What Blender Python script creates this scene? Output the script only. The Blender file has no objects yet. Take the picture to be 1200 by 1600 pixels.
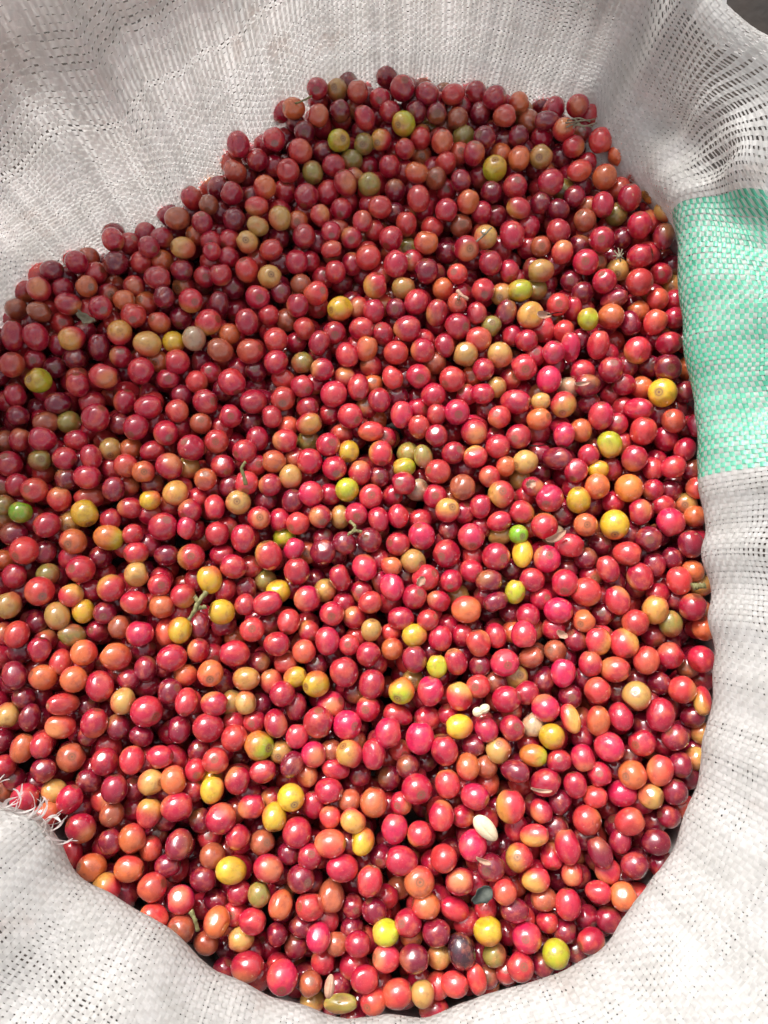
import bpy, math, random
import numpy as np
from mathutils import Matrix, Vector

# ------------------------------------------------------------------ camera, world, sun, exposure
scene = bpy.context.scene
COL = scene.collection
TILT = math.radians(11.0)
CAM = np.array([0.0, -0.083, 0.43])
cam_data = bpy.data.cameras.new("camera")
cam_data.sensor_fit = 'VERTICAL'
cam_data.sensor_height = 36.0
cam_data.lens = 27.0
cam_data.clip_start = 0.01
cam_data.clip_end = 100.0
cam_data.dof.use_dof = True
cam_data.dof.focus_distance = 0.415
cam_data.dof.aperture_fstop = 11.0
cam = bpy.data.objects.new("camera", cam_data)
cam.location = CAM.tolist()
cam.rotation_euler = (TILT, 0, 0)
COL.objects.link(cam)
scene.camera = cam
scene.render.resolution_x, scene.render.resolution_y = 768, 1024

SUN_DIR = Vector((-0.32, 0.66, 0.68)).normalized()
world = bpy.data.worlds.new("World")
scene.world = world
world.use_nodes = True
wn = world.node_tree
bg = wn.nodes['Background']
sky = wn.nodes.new('ShaderNodeTexSky')
sky.sky_type = 'NISHITA'
sky.sun_disc = False
sky.sun_elevation = math.asin(SUN_DIR.z)
sky.sun_rotation = math.atan2(SUN_DIR.x, SUN_DIR.y)
sky.air_density = 1.0
sky.dust_density = 6.0
sky.ozone_density = 0.6
hs = wn.nodes.new('ShaderNodeHueSaturation')      # overcast: a nearly white sky
hs.inputs['Saturation'].default_value = 0.22
wn.links.new(sky.outputs[0], hs.inputs['Color'])
wn.links.new(hs.outputs[0], bg.inputs[0])
bg.inputs[1].default_value = 0.122
sun_data = bpy.data.lights.new("sun", 'SUN')
sun_data.energy = 1.35
sun_data.angle = math.radians(26)
sun_data.color = (1.0, 0.965, 0.92)
sun = bpy.data.objects.new("sun", sun_data)
sun.rotation_euler = SUN_DIR.to_track_quat('Z', 'Y').to_euler()
COL.objects.link(sun)
scene.view_settings.view_transform = 'Standard'
scene.view_settings.look = 'None'
scene.view_settings.exposure = 0.92
scene.view_settings.gamma = 1.0

# ------------------------------------------------------------------ materials
def mat(name):
    m = bpy.data.materials.new(name)
    m.use_nodes = True
    nt = m.node_tree
    return m, nt, nt.nodes['Principled BSDF']

def node(nt, kind, **kw):
    n = nt.nodes.new(kind)
    for k, v in kw.items():
        setattr(n, k, v)
    return n

def mixrgb(nt, a, b, fac, mode='MIX'):
    n = node(nt, 'ShaderNodeMix', data_type='RGBA', blend_type=mode)
    for sock, val in ((n.inputs[6], a), (n.inputs[7], b), (n.inputs[0], fac)):
        if isinstance(val, (int, float)):
            sock.default_value = val
        elif isinstance(val, tuple):
            sock.default_value = val
        else:
            nt.links.new(val, sock)
    return n.outputs[2]

def ramp(nt, fac, stops):
    n = node(nt, 'ShaderNodeValToRGB')
    cr = n.color_ramp
    while len(cr.elements) < len(stops):
        cr.elements.new(0.5)
    for e, (p, c) in zip(cr.elements, stops):
        e.position = p
        e.color = c if isinstance(c, tuple) else (c, c, c, 1)
    nt.links.new(fac, n.inputs[0])
    return n.outputs[0]

def noise(nt, vec, scale, detail=3, rough=0.55, dist=0.0):
    n = node(nt, 'ShaderNodeTexNoise')
    n.inputs['Scale'].default_value = scale
    n.inputs['Detail'].default_value = detail
    n.inputs['Roughness'].default_value = rough
    n.inputs['Distortion'].default_value = dist
    nt.links.new(vec, n.inputs['Vector'])
    return n.outputs['Fac']

def cherry_material():
    m, nt, p = mat("cherry_skin")
    att = node(nt, 'ShaderNodeAttribute', attribute_name="skin")
    loc = node(nt, 'ShaderNodeAttribute', attribute_name="lc")
    sd = node(nt, 'ShaderNodeAttribute', attribute_name="seed")
    vec = node(nt, 'ShaderNodeVectorMath', operation='ADD')
    nt.links.new(loc.outputs['Vector'], vec.inputs[0])
    nt.links.new(sd.outputs['Vector'], vec.inputs[1])
    v = vec.outputs[0]
    # large soft mottling, fine pale lenticels, tan scabs
    mott = noise(nt, v, 1.3, 3)
    c = mixrgb(nt, att.outputs['Color'], (0.85, 0.22, 0.09, 1), ramp(nt, mott, [(0.50, 0.0), (0.78, 0.40)]))
    dark = noise(nt, v, 2.1, 4, 0.6)
    c = mixrgb(nt, c, (0.15, 0.008, 0.03, 1), ramp(nt, dark, [(0.50, 0.0), (0.80, 0.55)]))
    fine = noise(nt, v, 16.0, 2)
    c = mixrgb(nt, c, (0.85, 0.40, 0.22, 1), ramp(nt, fine, [(0.66, 0.0), (0.76, 0.30)]))
    scab = noise(nt, v, 1.9, 5, 0.72, 0.6)
    scabf = ramp(nt, scab, [(0.665, 0.0), (0.70, 0.75)])
    c = mixrgb(nt, c, (0.50, 0.30, 0.15, 1), scabf)
    # navel: a small brown ring at the tip, lying on the local axis
    sep = node(nt, 'ShaderNodeSeparateXYZ')
    nt.links.new(loc.outputs['Vector'], sep.inputs[0])
    rad = node(nt, 'ShaderNodeVectorMath', operation='LENGTH')
    cmb = node(nt, 'ShaderNodeCombineXYZ')
    nt.links.new(sep.outputs[0], cmb.inputs[0])
    nt.links.new(sep.outputs[1], cmb.inputs[1])
    nt.links.new(cmb.outputs[0], rad.inputs[0])
    top = node(nt, 'ShaderNodeMath', operation='GREATER_THAN')
    nt.links.new(sep.outputs[2], top.inputs[0])
    top.inputs[1].default_value = 0.4
    ring = ramp(nt, rad.outputs['Value'], [(0.0, 0.95), (0.06, 1.0), (0.095, 0.45), (0.17, 0.5), (0.21, 0.95), (0.25, 0.5), (0.38, 0.0)])
    rf = node(nt, 'ShaderNodeMath', operation='MULTIPLY')
    nt.links.new(ring, rf.inputs[0])
    nt.links.new(top.outputs[0], rf.inputs[1])
    c = mixrgb(nt, c, (0.20, 0.085, 0.04, 1), rf.outputs[0])
    nt.links.new(c, p.inputs['Base Color'])
    ro = ramp(nt, noise(nt, v, 5.0, 3), [(0.35, 0.09), (0.72, 0.30)])
    ro2 = mixrgb(nt, ro, (0.7, 0.7, 0.7, 1), scabf)
    nt.links.new(ro2, p.inputs['Roughness'])
    p.inputs['Coat Weight'].default_value = 1.0
    p.inputs['Coat IOR'].default_value = 1.58
    p.inputs['Specular IOR Level'].default_value = 0.45
    nt.links.new(ramp(nt, noise(nt, v, 2.2, 4, 0.6), [(0.45, 0.035), (0.72, 0.16)]), p.inputs['Coat Roughness'])
    p.inputs['Subsurface Weight'].default_value = 0.30
    p.inputs['Subsurface Radius'].default_value = (1.0, 0.35, 0.2)
    p.inputs['Subsurface Scale'].default_value = 0.004
    b = node(nt, 'ShaderNodeBump')
    b.inputs['Strength'].default_value = 0.5
    b.inputs['Distance'].default_value = 0.00022
    nt.links.new(noise(nt, v, 3.6, 4, 0.55), b.inputs['Height'])
    nt.links.new(b.outputs[0], p.inputs['Normal'])
    nt.links.new(b.outputs[0], p.inputs['Coat Normal'])
    return m

def tape_material(name, col, col2, trans, clear=0.0, rough=0.42):
    m, nt, p = mat(name)
    geo = node(nt, 'ShaderNodeNewGeometry')
    att = node(nt, 'ShaderNodeAttribute', attribute_name="tone")
    n1 = noise(nt, geo.outputs['Position'], 60.0, 4)
    c = mixrgb(nt, col, col2, ramp(nt, n1, [(0.35, 0.0), (0.72, 1.0)]))
    dirt = noise(nt, geo.outputs['Position'], 22.0, 5, 0.65)
    c = mixrgb(nt, c, (0.50, 0.32, 0.24, 1), ramp(nt, dirt, [(0.60, 0.0), (0.82, 0.45)]))
    tn = node(nt, 'ShaderNodeCombineColor')
    for i in range(3):
        nt.links.new(att.outputs['Fac'], tn.inputs[i])
    c = mixrgb(nt, c, tn.outputs[0], 1.0, 'MULTIPLY')
    nt.links.new(c, p.inputs['Base Color'])
    p.inputs['Roughness'].default_value = rough
    b = node(nt, 'ShaderNodeBump')
    b.inputs['Strength'].default_value = 0.5
    b.inputs['Distance'].default_value = 0.0003
    nt.links.new(noise(nt, geo.outputs['Position'], 900.0, 3), b.inputs['Height'])
    nt.links.new(b.outputs[0], p.inputs['Normal'])
    tr = node(nt, 'ShaderNodeBsdfTranslucent')
    nt.links.new(c, tr.inputs[0])
    mx = node(nt, 'ShaderNodeMixShader')
    mx.inputs[0].default_value = trans
    nt.links.new(p.outputs[0], mx.inputs[1])
    nt.links.new(tr.outputs[0], mx.inputs[2])
    last = mx.outputs[0]
    if clear > 0:
        tp = node(nt, 'ShaderNodeBsdfTransparent')
        m2 = node(nt, 'ShaderNodeMixShader')
        m2.inputs[0].default_value = clear
        nt.links.new(last, m2.inputs[1])
        nt.links.new(tp.outputs[0], m2.inputs[2])
        last = m2.outputs[0]
    nt.links.new(last, nt.nodes['Material Output'].inputs[0])
    return m

def plain_material(name, a, b, scale, rough=0.7, bump=0.4, dist=0.001):
    m, nt, p = mat(name)
    geo = node(nt, 'ShaderNodeNewGeometry')
    n = noise(nt, geo.outputs['Position'], scale, 5, 0.6)
    nt.links.new(mixrgb(nt, a, b, ramp(nt, n, [(0.35, 0.0), (0.68, 1.0)])), p.inputs['Base Color'])
    p.inputs['Roughness'].default_value = rough
    bp = node(nt, 'ShaderNodeBump')
    bp.inputs['Strength'].default_value = bump
    bp.inputs['Distance'].default_value = dist
    nt.links.new(noise(nt, geo.outputs['Position'], scale * 3, 4), bp.inputs['Height'])
    nt.links.new(bp.outputs[0], p.inputs['Normal'])
    return m

M_CHERRY = cherry_material()
M_WARP = tape_material("white_tape", (0.76, 0.745, 0.72, 1), (0.85, 0.835, 0.82, 1), 0.60, 0.0, 0.34)
M_WEFT = tape_material("white_weft_tape", (0.76, 0.745, 0.72, 1), (0.85, 0.835, 0.82, 1), 0.60, 0.06, 0.34)
M_GREEN = tape_material("green_tape", (0.09, 0.52, 0.33, 1), (0.22, 0.66, 0.48, 1), 0.30, 0.0, 0.24)
M_BODY = plain_material("sack_cloth", (0.66, 0.63, 0.60, 1), (0.76, 0.74, 0.72, 1), 60)
M_GROUND = plain_material("earth_floor", (0.012, 0.008, 0.006, 1), (0.035, 0.022, 0.015, 1), 9, 0.85, 0.6, 0.01)
M_STEM = plain_material("green_stem", (0.16, 0.15, 0.05, 1), (0.30, 0.27, 0.12, 1), 400, 0.6)
M_LEAF = plain_material("dry_leaf", (0.16, 0.13, 0.08, 1), (0.30, 0.26, 0.18, 1), 200, 0.7)
M_GREYLEAF = plain_material("grey_leaf", (0.05, 0.06, 0.055, 1), (0.10, 0.11, 0.09, 1), 200, 0.7)
M_BEAN = plain_material("pale_bean", (0.72, 0.58, 0.38, 1), (0.80, 0.68, 0.48, 1), 300, 0.4)
M_HUSK = plain_material("torn_husk", (0.42, 0.20, 0.13, 1), (0.56, 0.34, 0.24, 1), 300, 0.5)

# ------------------------------------------------------------------ object helpers
def mesh_from(name, V, Fq, mats, smooth=True):
    me = bpy.data.meshes.new(name)
    V = np.asarray(V, dtype=np.float32)
    Fq = np.asarray(Fq, dtype=np.int32)
    k = Fq.shape[1]
    me.vertices.add(len(V))
    me.vertices.foreach_set("co", V.ravel())
    me.loops.add(Fq.size)
    me.loops.foreach_set("vertex_index", Fq.ravel())
    me.polygons.add(len(Fq))
    me.polygons.foreach_set("loop_start", np.arange(0, Fq.size, k, dtype=np.int32))
    me.polygons.foreach_set("loop_total", np.full(len(Fq), k, dtype=np.int32))
    me.update(calc_edges=True)
    me.validate()
    if smooth:
        me.polygons.foreach_set("use_smooth", np.ones(len(me.polygons), dtype=bool))
    for m in (mats if isinstance(mats, (list, tuple)) else [mats]):
        me.materials.append(m)
    return me

def link(name, me, parent=None, loc=(0, 0, 0)):
    o = bpy.data.objects.new(name, me)
    o.location = loc
    COL.objects.link(o)
    if parent is not None:
        o.parent = parent
    return o

def tag(o, label=None, cat=None, group=None, kind=None):
    for k, v in (("label", label), ("category", cat), ("group", group), ("kind", kind)):
        if v:
            o[k] = v
    return o

# ------------------------------------------------------------------ ground
def build_ground():
    s = 20.0
    o = link("ground", mesh_from("ground", [(-s, -s, 0), (s, -s, 0), (s, s, 0), (-s, s, 0)], [(0, 1, 2, 3)], M_GROUND), None, (0, 0, -0.50))
    tag(o, kind="structure")
build_ground()

# ------------------------------------------------------------------ the sack
CX, CY = -0.02, 0.0
BR = np.array([[-171.36, 0.2556], [-159.02, 0.2562], [-146.74, 0.2484], [-138.87, 0.2306], [-133.97, 0.2214], [-129.34, 0.2216], [-126.43, 0.2261], [-122.48, 0.2279], [-116.19, 0.2257], [-110.38, 0.2299], [-105.73, 0.2358], [-99.95, 0.2419], [-93.93, 0.2472], [-88.23, 0.2504], [-82.65, 0.2523], [-75.43, 0.2511], [-70.93, 0.2506], [-65.05, 0.2534], [-60.64, 0.2538], [-55.83, 0.2483], [-50.8, 0.2424], [-45.74, 0.2372], [-40.31, 0.2297], [-35.47, 0.2241], [-29.13, 0.215], [-22.25, 0.2077], [-17.05, 0.2003], [-9.38, 0.1936], [-1.11, 0.1915], [7.42, 0.1929], [15.8, 0.1993], [23.94, 0.208], [31.54, 0.2206], [37.99, 0.2392], [42.69, 0.2593], [46.43, 0.2645], [51.61, 0.278], [57.13, 0.2851], [60.04, 0.3118], [63.83, 0.3073], [70.02, 0.3011], [78.02, 0.2976], [86.02, 0.2942], [94.17, 0.2873], [100.55, 0.2694], [109.77, 0.2453], [120.23, 0.2302], [130.5, 0.2382], [138.5, 0.2469], [148.41, 0.2505], [155.11, 0.2464], [165.0, 0.2531], [176.0, 0.2534]])      # degrees, radius of the mouth where the cloth meets or overhangs the fruit
th_k = np.concatenate([BR[:, 0] - 360, BR[:, 0], BR[:, 0] + 360])
r_k = np.tile(BR[:, 1], 3)
FINE = np.arange(-180, 180, 0.25)

def smooth_interp(xk, yk, x):
    """monotone-ish smooth interpolation: linear, then a small circular blur"""
    return np.interp(x, xk, yk)

def circ_blur(a, n):
    k = np.hanning(2 * n + 1)
    k /= k.sum()
    e = np.concatenate([a[-n:], a, a[:n]])
    return np.convolve(e, k, 'valid')

RF = circ_blur(np.interp(FINE, th_k, r_k), 8)
for _k, _a, _p in ((23, .0009, 1.0), (37, .0008, 2.2), (61, .0002, .4)):      # the cloth bulges round single fruits
    RF = RF + _a * np.sin(np.radians(FINE) * _k + _p + 1.5 * np.sin(np.radians(FINE) * 5 + _p))
dk = [(-180, -180), (-150, -146), (-130, -132), (-110, -112), (-90, -88), (-65, -62), (-45, -40), (-20, -14), (0, -2), (25, -11), (42, -30), (46, -14), (50, 16), (55, 42), (62, 58), (75, 74), (90, 90), (120, 122), (150, 150), (180, 180)]
DF = np.radians(circ_blur(np.interp(FINE, [a for a, b in dk], [b for a, b in dk]), 6))
# the blur must not average across the +-180 seam
raw = np.interp(FINE, [a for a, b in dk], [b for a, b in dk])
seam = (np.abs(FINE) > 174)
DF[seam] = np.radians(raw[seam])

def sstep(x, a, b):
    t = np.clip((x - a) / (b - a), 0, 1)
    return t * t * (3 - 2 * t)

WF = sstep(FINE, 44, 54) + sstep(-FINE, 139, 150)      # 1: upright wall, 0: cloth that leans in and flares out
WF = np.clip(WF, 0, 1)

NEAR = [(.024, -.07), (.022, -.03), (.016, -.005), (.006, .011), (.0, .022), (.002, .032), (.011, .042), (.028, .053), (.055, .068), (.09, .083), (.125, .092), (.155, .088), (.172, .066), (.178, .03), (.180, -.03), (.178, -.12)]
FAR = [(-.010, -.07), (-.004, -.03), (.002, -.008), (.005, .004), (.008, .016), (.013, .036), (.018, .058), (.024, .082), (.030, .100), (.037, .1115), (.046, .114), (.055, .107), (.060, .085), (.063, .04), (.064, -.03), (.064, -.12)]
S_LO, S_HI, NS = -0.085, 0.300, 260
SS = np.linspace(S_LO, S_HI, NS)

def profile(pts, i0):
    p = np.array(pts)
    d = np.concatenate([[0], np.cumsum(np.hypot(*np.diff(p, axis=0).T))])
    d -= d[i0]
    # Catmull-Rom-like smoothing: dense linear + blur
    x = np.interp(SS, d, p[:, 0])
    z = np.interp(SS, d, p[:, 1])
    k = np.hanning(15); k /= k.sum()
    def bl(a):
        e = np.concatenate([np.full(7, a[0]), a, np.full(7, a[-1])])
        return np.convolve(e, k, 'valid')
    inner = (SS < d[-1] - .01)
    bx, bz = bl(x), bl(z)
    return bx, bz
PN = profile(NEAR, 4)
PF = profile(FAR, 3)

rs = np.random.RandomState(11)
ARC = np.concatenate([[0], np.cumsum(np.full(len(FINE), math.radians(0.25)) * RF)])   # arc length round the mouth
PER = ARC[-1]
ARC = ARC[:-1]

def fold_noise(n, lo, hi, seed):
    """periodic sum of waves round the mouth: wavelength between lo and hi metres, phase drifting up the wall"""
    r = np.random.RandomState(seed)
    out = np.zeros((len(FINE), NS))
    for _ in range(n):
        k = max(1, round(PER / r.uniform(lo, hi)))
        ph, dr, a = r.uniform(0, 6.28), r.uniform(-28, 28), r.uniform(.4, 1)
        out += a * np.sin(2 * math.pi * k * ARC[:, None] / PER + ph + dr * SS[None, :] + 1.3 * np.sin(9 * SS[None, :] + ph * 3))
    return out / math.sqrt(n)

def grid():
    w = WF[:, None]
    up = sstep(SS, 0.004, 0.07)[None, :]
    rho = PN[0][None, :] * (1 - w) + PF[0][None, :] * w
    z = PN[1][None, :] * (1 - w) + PF[1][None, :] * w
    # big soft folds grow with the height above the fruit
    big = fold_noise(6, .09, .26, 3)
    mid = fold_noise(7, .03, .07, 4)
    small = fold_noise(8, .009, .02, 5)
    th = FINE[:, None]
    rho = rho + big * .0055 * up + mid * .0026 * (up * .8 + .15) + small * .0008 * (.4 + up) * (.35 + .65 * w)
    z = z + (fold_noise(5, .08, .2, 7) * .010 * up) * (1 - w) + fold_noise(6, .03, .06, 8) * .0018 * up * (1 - w)
    # the ridge and the pocket where the flared cloth turns into the back wall
    def g(t, t0, tw, s0, sw):
        return np.exp(-((t - t0) / tw) ** 2 - ((SS[None, :] - s0) / sw) ** 2)
    rho = rho + .006 * g(th, 52, 4, .034, .015) - .020 * g(th, 45, 4.5, .075, .024)
    z = z + .012 * g(th, 46, 5, .07, .025) - .006 * g(th, 52, 5, .03, .016)
    crumple = g(th, 50, 9, .055, .035)
    rho = rho + mid * .0060 * crumple + small * .0016 * crumple
    z = z + fold_noise(6, .02, .05, 15) * .0035 * crumple
    # the rim stands lower at the far right corner
    low = np.exp(-((th - 52) / 10) ** 2) * sstep(SS, .0, .06)[None, :]
    rho = rho * (1 - .12 * low)
    z = z * (1 - .22 * low)
    high = (sstep(th, 66, 84) * (1 - sstep(th, 172, 179)))
    z = np.where(z > 0, z * (1 + .38 * high * sstep(SS, .03, .10)[None, :]), z)
    # creases of the upper left wall
    rho = rho + .010 * g(th, 128, 5, .06, .03) - .010 * g(th, 141, 4, .05, .03) + .006 * g(th, 117, 4, .05, .03)
    base = np.stack([CX + RF * np.cos(np.radians(FINE)), CY + RF * np.sin(np.radians(FINE))], 1)
    G = np.zeros((len(FINE), NS, 3))
    G[:, :, 0] = base[:, 0:1] + np.cos(DF)[:, None] * rho
    G[:, :, 1] = base[:, 1:2] + np.sin(DF)[:, None] * rho
    G[:, :, 2] = z
    return G
G = grid()
Gn = np.concatenate([G, G[:1]], 0)
dU = np.roll(G, -1, 0) - np.roll(G, 1, 0)
dS = np.gradient(G, axis=1)
NRM = np.cross(dU, dS)
NRM /= np.linalg.norm(NRM, axis=2, keepdims=True) + 1e-12
def cyl(a):
    return np.concatenate([a, a[:1]], 0)
GP, NP_ = cyl(G), cyl(NRM)
ARCP = np.concatenate([ARC, [PER]])

def sample(A, u, s):
    """bilinear lookup on the cloth: u = arc length round the mouth, s = length up the cloth"""
    u = np.mod(u, PER)
    fi = np.interp(u, ARCP, np.arange(len(ARCP)))
    fj = np.clip((s - S_LO) / (S_HI - S_LO) * (NS - 1), 0, NS - 1.001)
    i = np.minimum(fi.astype(int), len(ARCP) - 2)
    j = fj.astype(int)
    a, b = (fi - i)[..., None], (fj - j)[..., None]
    return (A[i, j] * (1 - a) + A[i + 1, j] * a) * (1 - b) + (A[i, j + 1] * (1 - a) + A[i + 1, j + 1] * a) * b

NW = 570
PITCH_U = PER / NW
PITCH_S = 0.0024
S0 = -0.040
S_TOP = 0.172
NJ = int((S_TOP - S0) / PITCH_S)
def th_of(u):
    return np.interp(np.mod(u, PER), ARCP, np.concatenate([FINE, [180]]))

def vnoise(shape, cell, seed):
    """smooth value noise on the crossing grid, periodic in the first axis"""
    r = np.random.RandomState(seed)
    n0 = max(2, int(shape[0] / cell[0])); n1 = max(2, int(shape[1] / cell[1]) + 2)
    g = r.uniform(-1, 1, (n0, n1))
    x = np.arange(shape[0]) / shape[0] * n0
    y = np.arange(shape[1]) / cell[1]
    y = np.clip(y, 0, n1 - 1.001)
    i, j = x.astype(int) % n0, y.astype(int)
    a, b = x - x.astype(int), y - j
    a, b = (a * a * (3 - 2 * a))[:, None], (b * b * (3 - 2 * b))[None, :]
    i1 = (i + 1) % n0
    return (g[i][:, j] * (1 - a) + g[i1][:, j] * a) * (1 - b) + (g[i][:, j + 1] * (1 - a) + g[i1][:, j + 1] * a) * b

uu = np.arange(NW) * PITCH_U
ss = S0 + np.arange(NJ) * PITCH_S
TH = th_of(uu)
green = (TH > 4.01) & (TH < 42.95)
# how loose the weave is at each crossing (0 tight, 1 open holes)
loose = np.clip(vnoise((NW, NJ), (36, 20), 21) * 1.3 - .15, 0, 1) * .55 + np.clip(vnoise((NW, NJ), (12, 8), 22) * 1.4 - .5, 0, 1) * .6
t2, s2 = TH[:, None], ss[None, :]
def gs(t0, tw, s0, sw, a):
    return a * np.exp(-((t2 - t0) / tw) ** 2 - ((s2 - s0) / sw) ** 2)
loose = loose + gs(52, 7, .085, .03, .9) + gs(47, 4, .045, .03, 1.0) + gs(141, 5, .07, .03, .7) + gs(-122, 10, .05, .03, .35) + gs(-8, 12, .03, .03, .35)
near_tight = sstep(-np.abs(s2 - .012), -.03, -.008)
loose = np.clip(loose * (1 - .8 * near_tight), 0, 1)
loose[green] *= .25
WOB_U = vnoise((NW, NJ), (2.2, 12), 31) * .55 + vnoise((NW, NJ), (12, 16), 32) * .8     # sideways wander of the warp tapes
WOB_S = vnoise((NW, NJ), (22, 2.2), 33) * .5 + vnoise((NW, NJ), (20, 9), 34) * .7
wu = rs.uniform(.80, 1.06, NW); wu[rs.rand(NW) < .10] *= .62
ws = rs.uniform(.82, 1.06, NJ); ws[rs.rand(NJ) < .10] *= .66
RIB = (sstep(TH, 60, 70) * (1 - sstep(TH, 118, 135)))[:, None] * np.clip(.75 + .6 * vnoise((NW, NJ), (24, 22), 61), 0, 1)
WOB_U = WOB_U * (1 + 1.2 * RIB)
tone_u = rs.uniform(.86, 1.0, NW); tone_s = rs.uniform(.86, 1.0, NJ)
LIFT = 0.00026

def strips(cu, cs, su, sv, hgt, widths, along_u):
    """cu, cs, hgt, widths: (n tapes, n samples) centre line on the cloth; three vertices across each tape"""
    n, k = cu.shape
    V = np.zeros((n, k, 3, 3))
    for q, off in enumerate((-.5, 0, .5)):
        if along_u:
            P, N = sample(GP, cu, cs + off * widths), sample(NP_, cu, cs + off * widths)
        else:
            P, N = sample(GP, cu + off * widths, cs), sample(NP_, cu + off * widths, cs)
        V[:, :, q] = P + N * (hgt + (0 if off == 0 else -.00012))[..., None]
    idx = np.arange(n * k * 3).reshape(n, k, 3)
    Q = np.stack([idx[:, :-1, :-1], idx[:, 1:, :-1], idx[:, 1:, 1:], idx[:, :-1, 1:]], -1)
    return V.reshape(-1, 3), Q.reshape(-1, 4)

def add_tone(me, t):
    a = me.attributes.new("tone", 'FLOAT', 'POINT')
    a.data.foreach_set("value", np.asarray(t, dtype=np.float32))

par = (np.arange(NW)[:, None] + np.arange(NJ)[None, :]) % 2 * 2 - 1
def warp_rows(sel):
    i = np.where(sel)[0]
    e = .30 * PITCH_S
    cs = np.stack([ss - e, ss + e], 1).ravel()[None, :].repeat(len(i), 0)
    j = np.repeat(np.arange(NJ), 2)
    cu = uu[i][:, None] + WOB_U[i][:, j] * PITCH_U * (.36 + .45 * loose[i][:, j])
    h = par[i][:, j] * LIFT
    w = PITCH_U * wu[i][:, None] * (1 - .52 * loose[i][:, j])
    rib = RIB[i][:, j]
    h = h * (1 - .45 * rib) + .00030 * rib
    w = w * (1 - .30 * rib)
    w[green[i]] = PITCH_U * .96 * (1 - .4 * loose[i][green[i]][:, j]) * (1 + .10 * WOB_S[i][green[i]][:, j])
    return cu, cs, h, w, i

sack = bpy.data.objects.new("woven_sack", None)
sack.location = (CX, CY, -0.5)
COL.objects.link(sack)
tag(sack, "white woven plastic sack with a green stripe, its mouth open around the red coffee cherries", "sack")
ORG = np.array([CX, CY, -0.5])

cu, cs, h, w, i = warp_rows(~green)
V, Q = strips(cu, cs, None, None, h, w, False)
me = mesh_from("warp_weave", V - ORG, Q, M_WARP)
add_tone(me, np.repeat(tone_u[i], cu.shape[1] * 3))
tag(link("warp_weave", me, sack), kind="stuff")
for g_i in np.where(green)[0]:
    sel = np.zeros(NW, bool); sel[g_i] = True
    cu, cs, h, w, i = warp_rows(sel)
    V, Q = strips(cu, cs, None, None, h, w, False)
    me = mesh_from("green_tape", V - ORG, Q, M_GREEN)
    add_tone(me, np.full(len(V), rs.uniform(.72, 1.0)))
    link("green_tape", me, sack)
# weft tapes go round the mouth
e = .30 * PITCH_U
cu = np.stack([uu - e, uu + e], 1).ravel()
cu = np.concatenate([cu, [cu[0] + PER]])[None, :].repeat(NJ, 0)
ii = np.concatenate([np.repeat(np.arange(NW), 2), [0]])
hw_rib = RIB[ii].T
cs = ss[:, None] + (WOB_S[ii].T) * PITCH_S * (.28 + .45 * loose[ii].T)
h = -(par[ii].T) * LIFT * (1 - .45 * hw_rib) - .00022 * hw_rib
w = PITCH_S * ws[:, None] * (1 - .50 * loose[ii].T)
V, Q = strips(cu, cs, None, None, h, w, True)
me = mesh_from("weft_weave", V - ORG, Q, M_WEFT)
add_tone(me, np.repeat(tone_s, cu.shape[1] * 3))
tag(link("weft_weave", me, sack), kind="stuff")

def sweep(pts, rad, sides=8):
    """tube along points: returns vertices and quads"""
    pts = np.asarray(pts, float)
    n = len(pts)
    rad = np.broadcast_to(rad, (n,))
    t = np.gradient(pts, axis=0)
    t /= np.linalg.norm(t, axis=1, keepdims=True) + 1e-12
    ref = np.array([.3, .2, 1.0])
    a = np.cross(t, ref); a /= np.linalg.norm(a, axis=1, keepdims=True) + 1e-9
    b = np.cross(t, a)
    ang = np.arange(sides) / sides * 2 * math.pi
    V = pts[:, None] + rad[:, None, None] * (np.cos(ang)[None, :, None] * a[:, None] + np.sin(ang)[None, :, None] * b[:, None])
    idx = np.arange(n * sides).reshape(n, sides)
    r = np.roll(idx, -1, 1)
    Q = np.stack([idx[:-1], r[:-1], r[1:], idx[1:]], -1).reshape(-1, 4)
    return V.reshape(-1, 3), Q

# the rolled-down rim hangs outside as plain cloth
def rim_fold():
    s_ = np.linspace(S_TOP - .003, S_HI - .01, 40)
    u_ = ARC[::3]
    P = sample(GP, u_[:, None].repeat(40, 1), s_[None, :].repeat(len(u_), 0))
    idx = np.arange(len(u_) * 40).reshape(len(u_), 40)
    rl = np.roll(idx, -1, 0)
    keep = WF[::3] < .6          # on the far side the rim is only turned over, without a hanging fold
    Q = np.stack([idx[:, :-1], rl[:, :-1], rl[:, 1:], idx[:, 1:]], -1)[keep].reshape(-1, 4)
    link("rim_fold", mesh_from("rim_fold", P.reshape(-1, 3) - ORG, Q, M_BODY), sack)
rim_fold()

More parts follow.
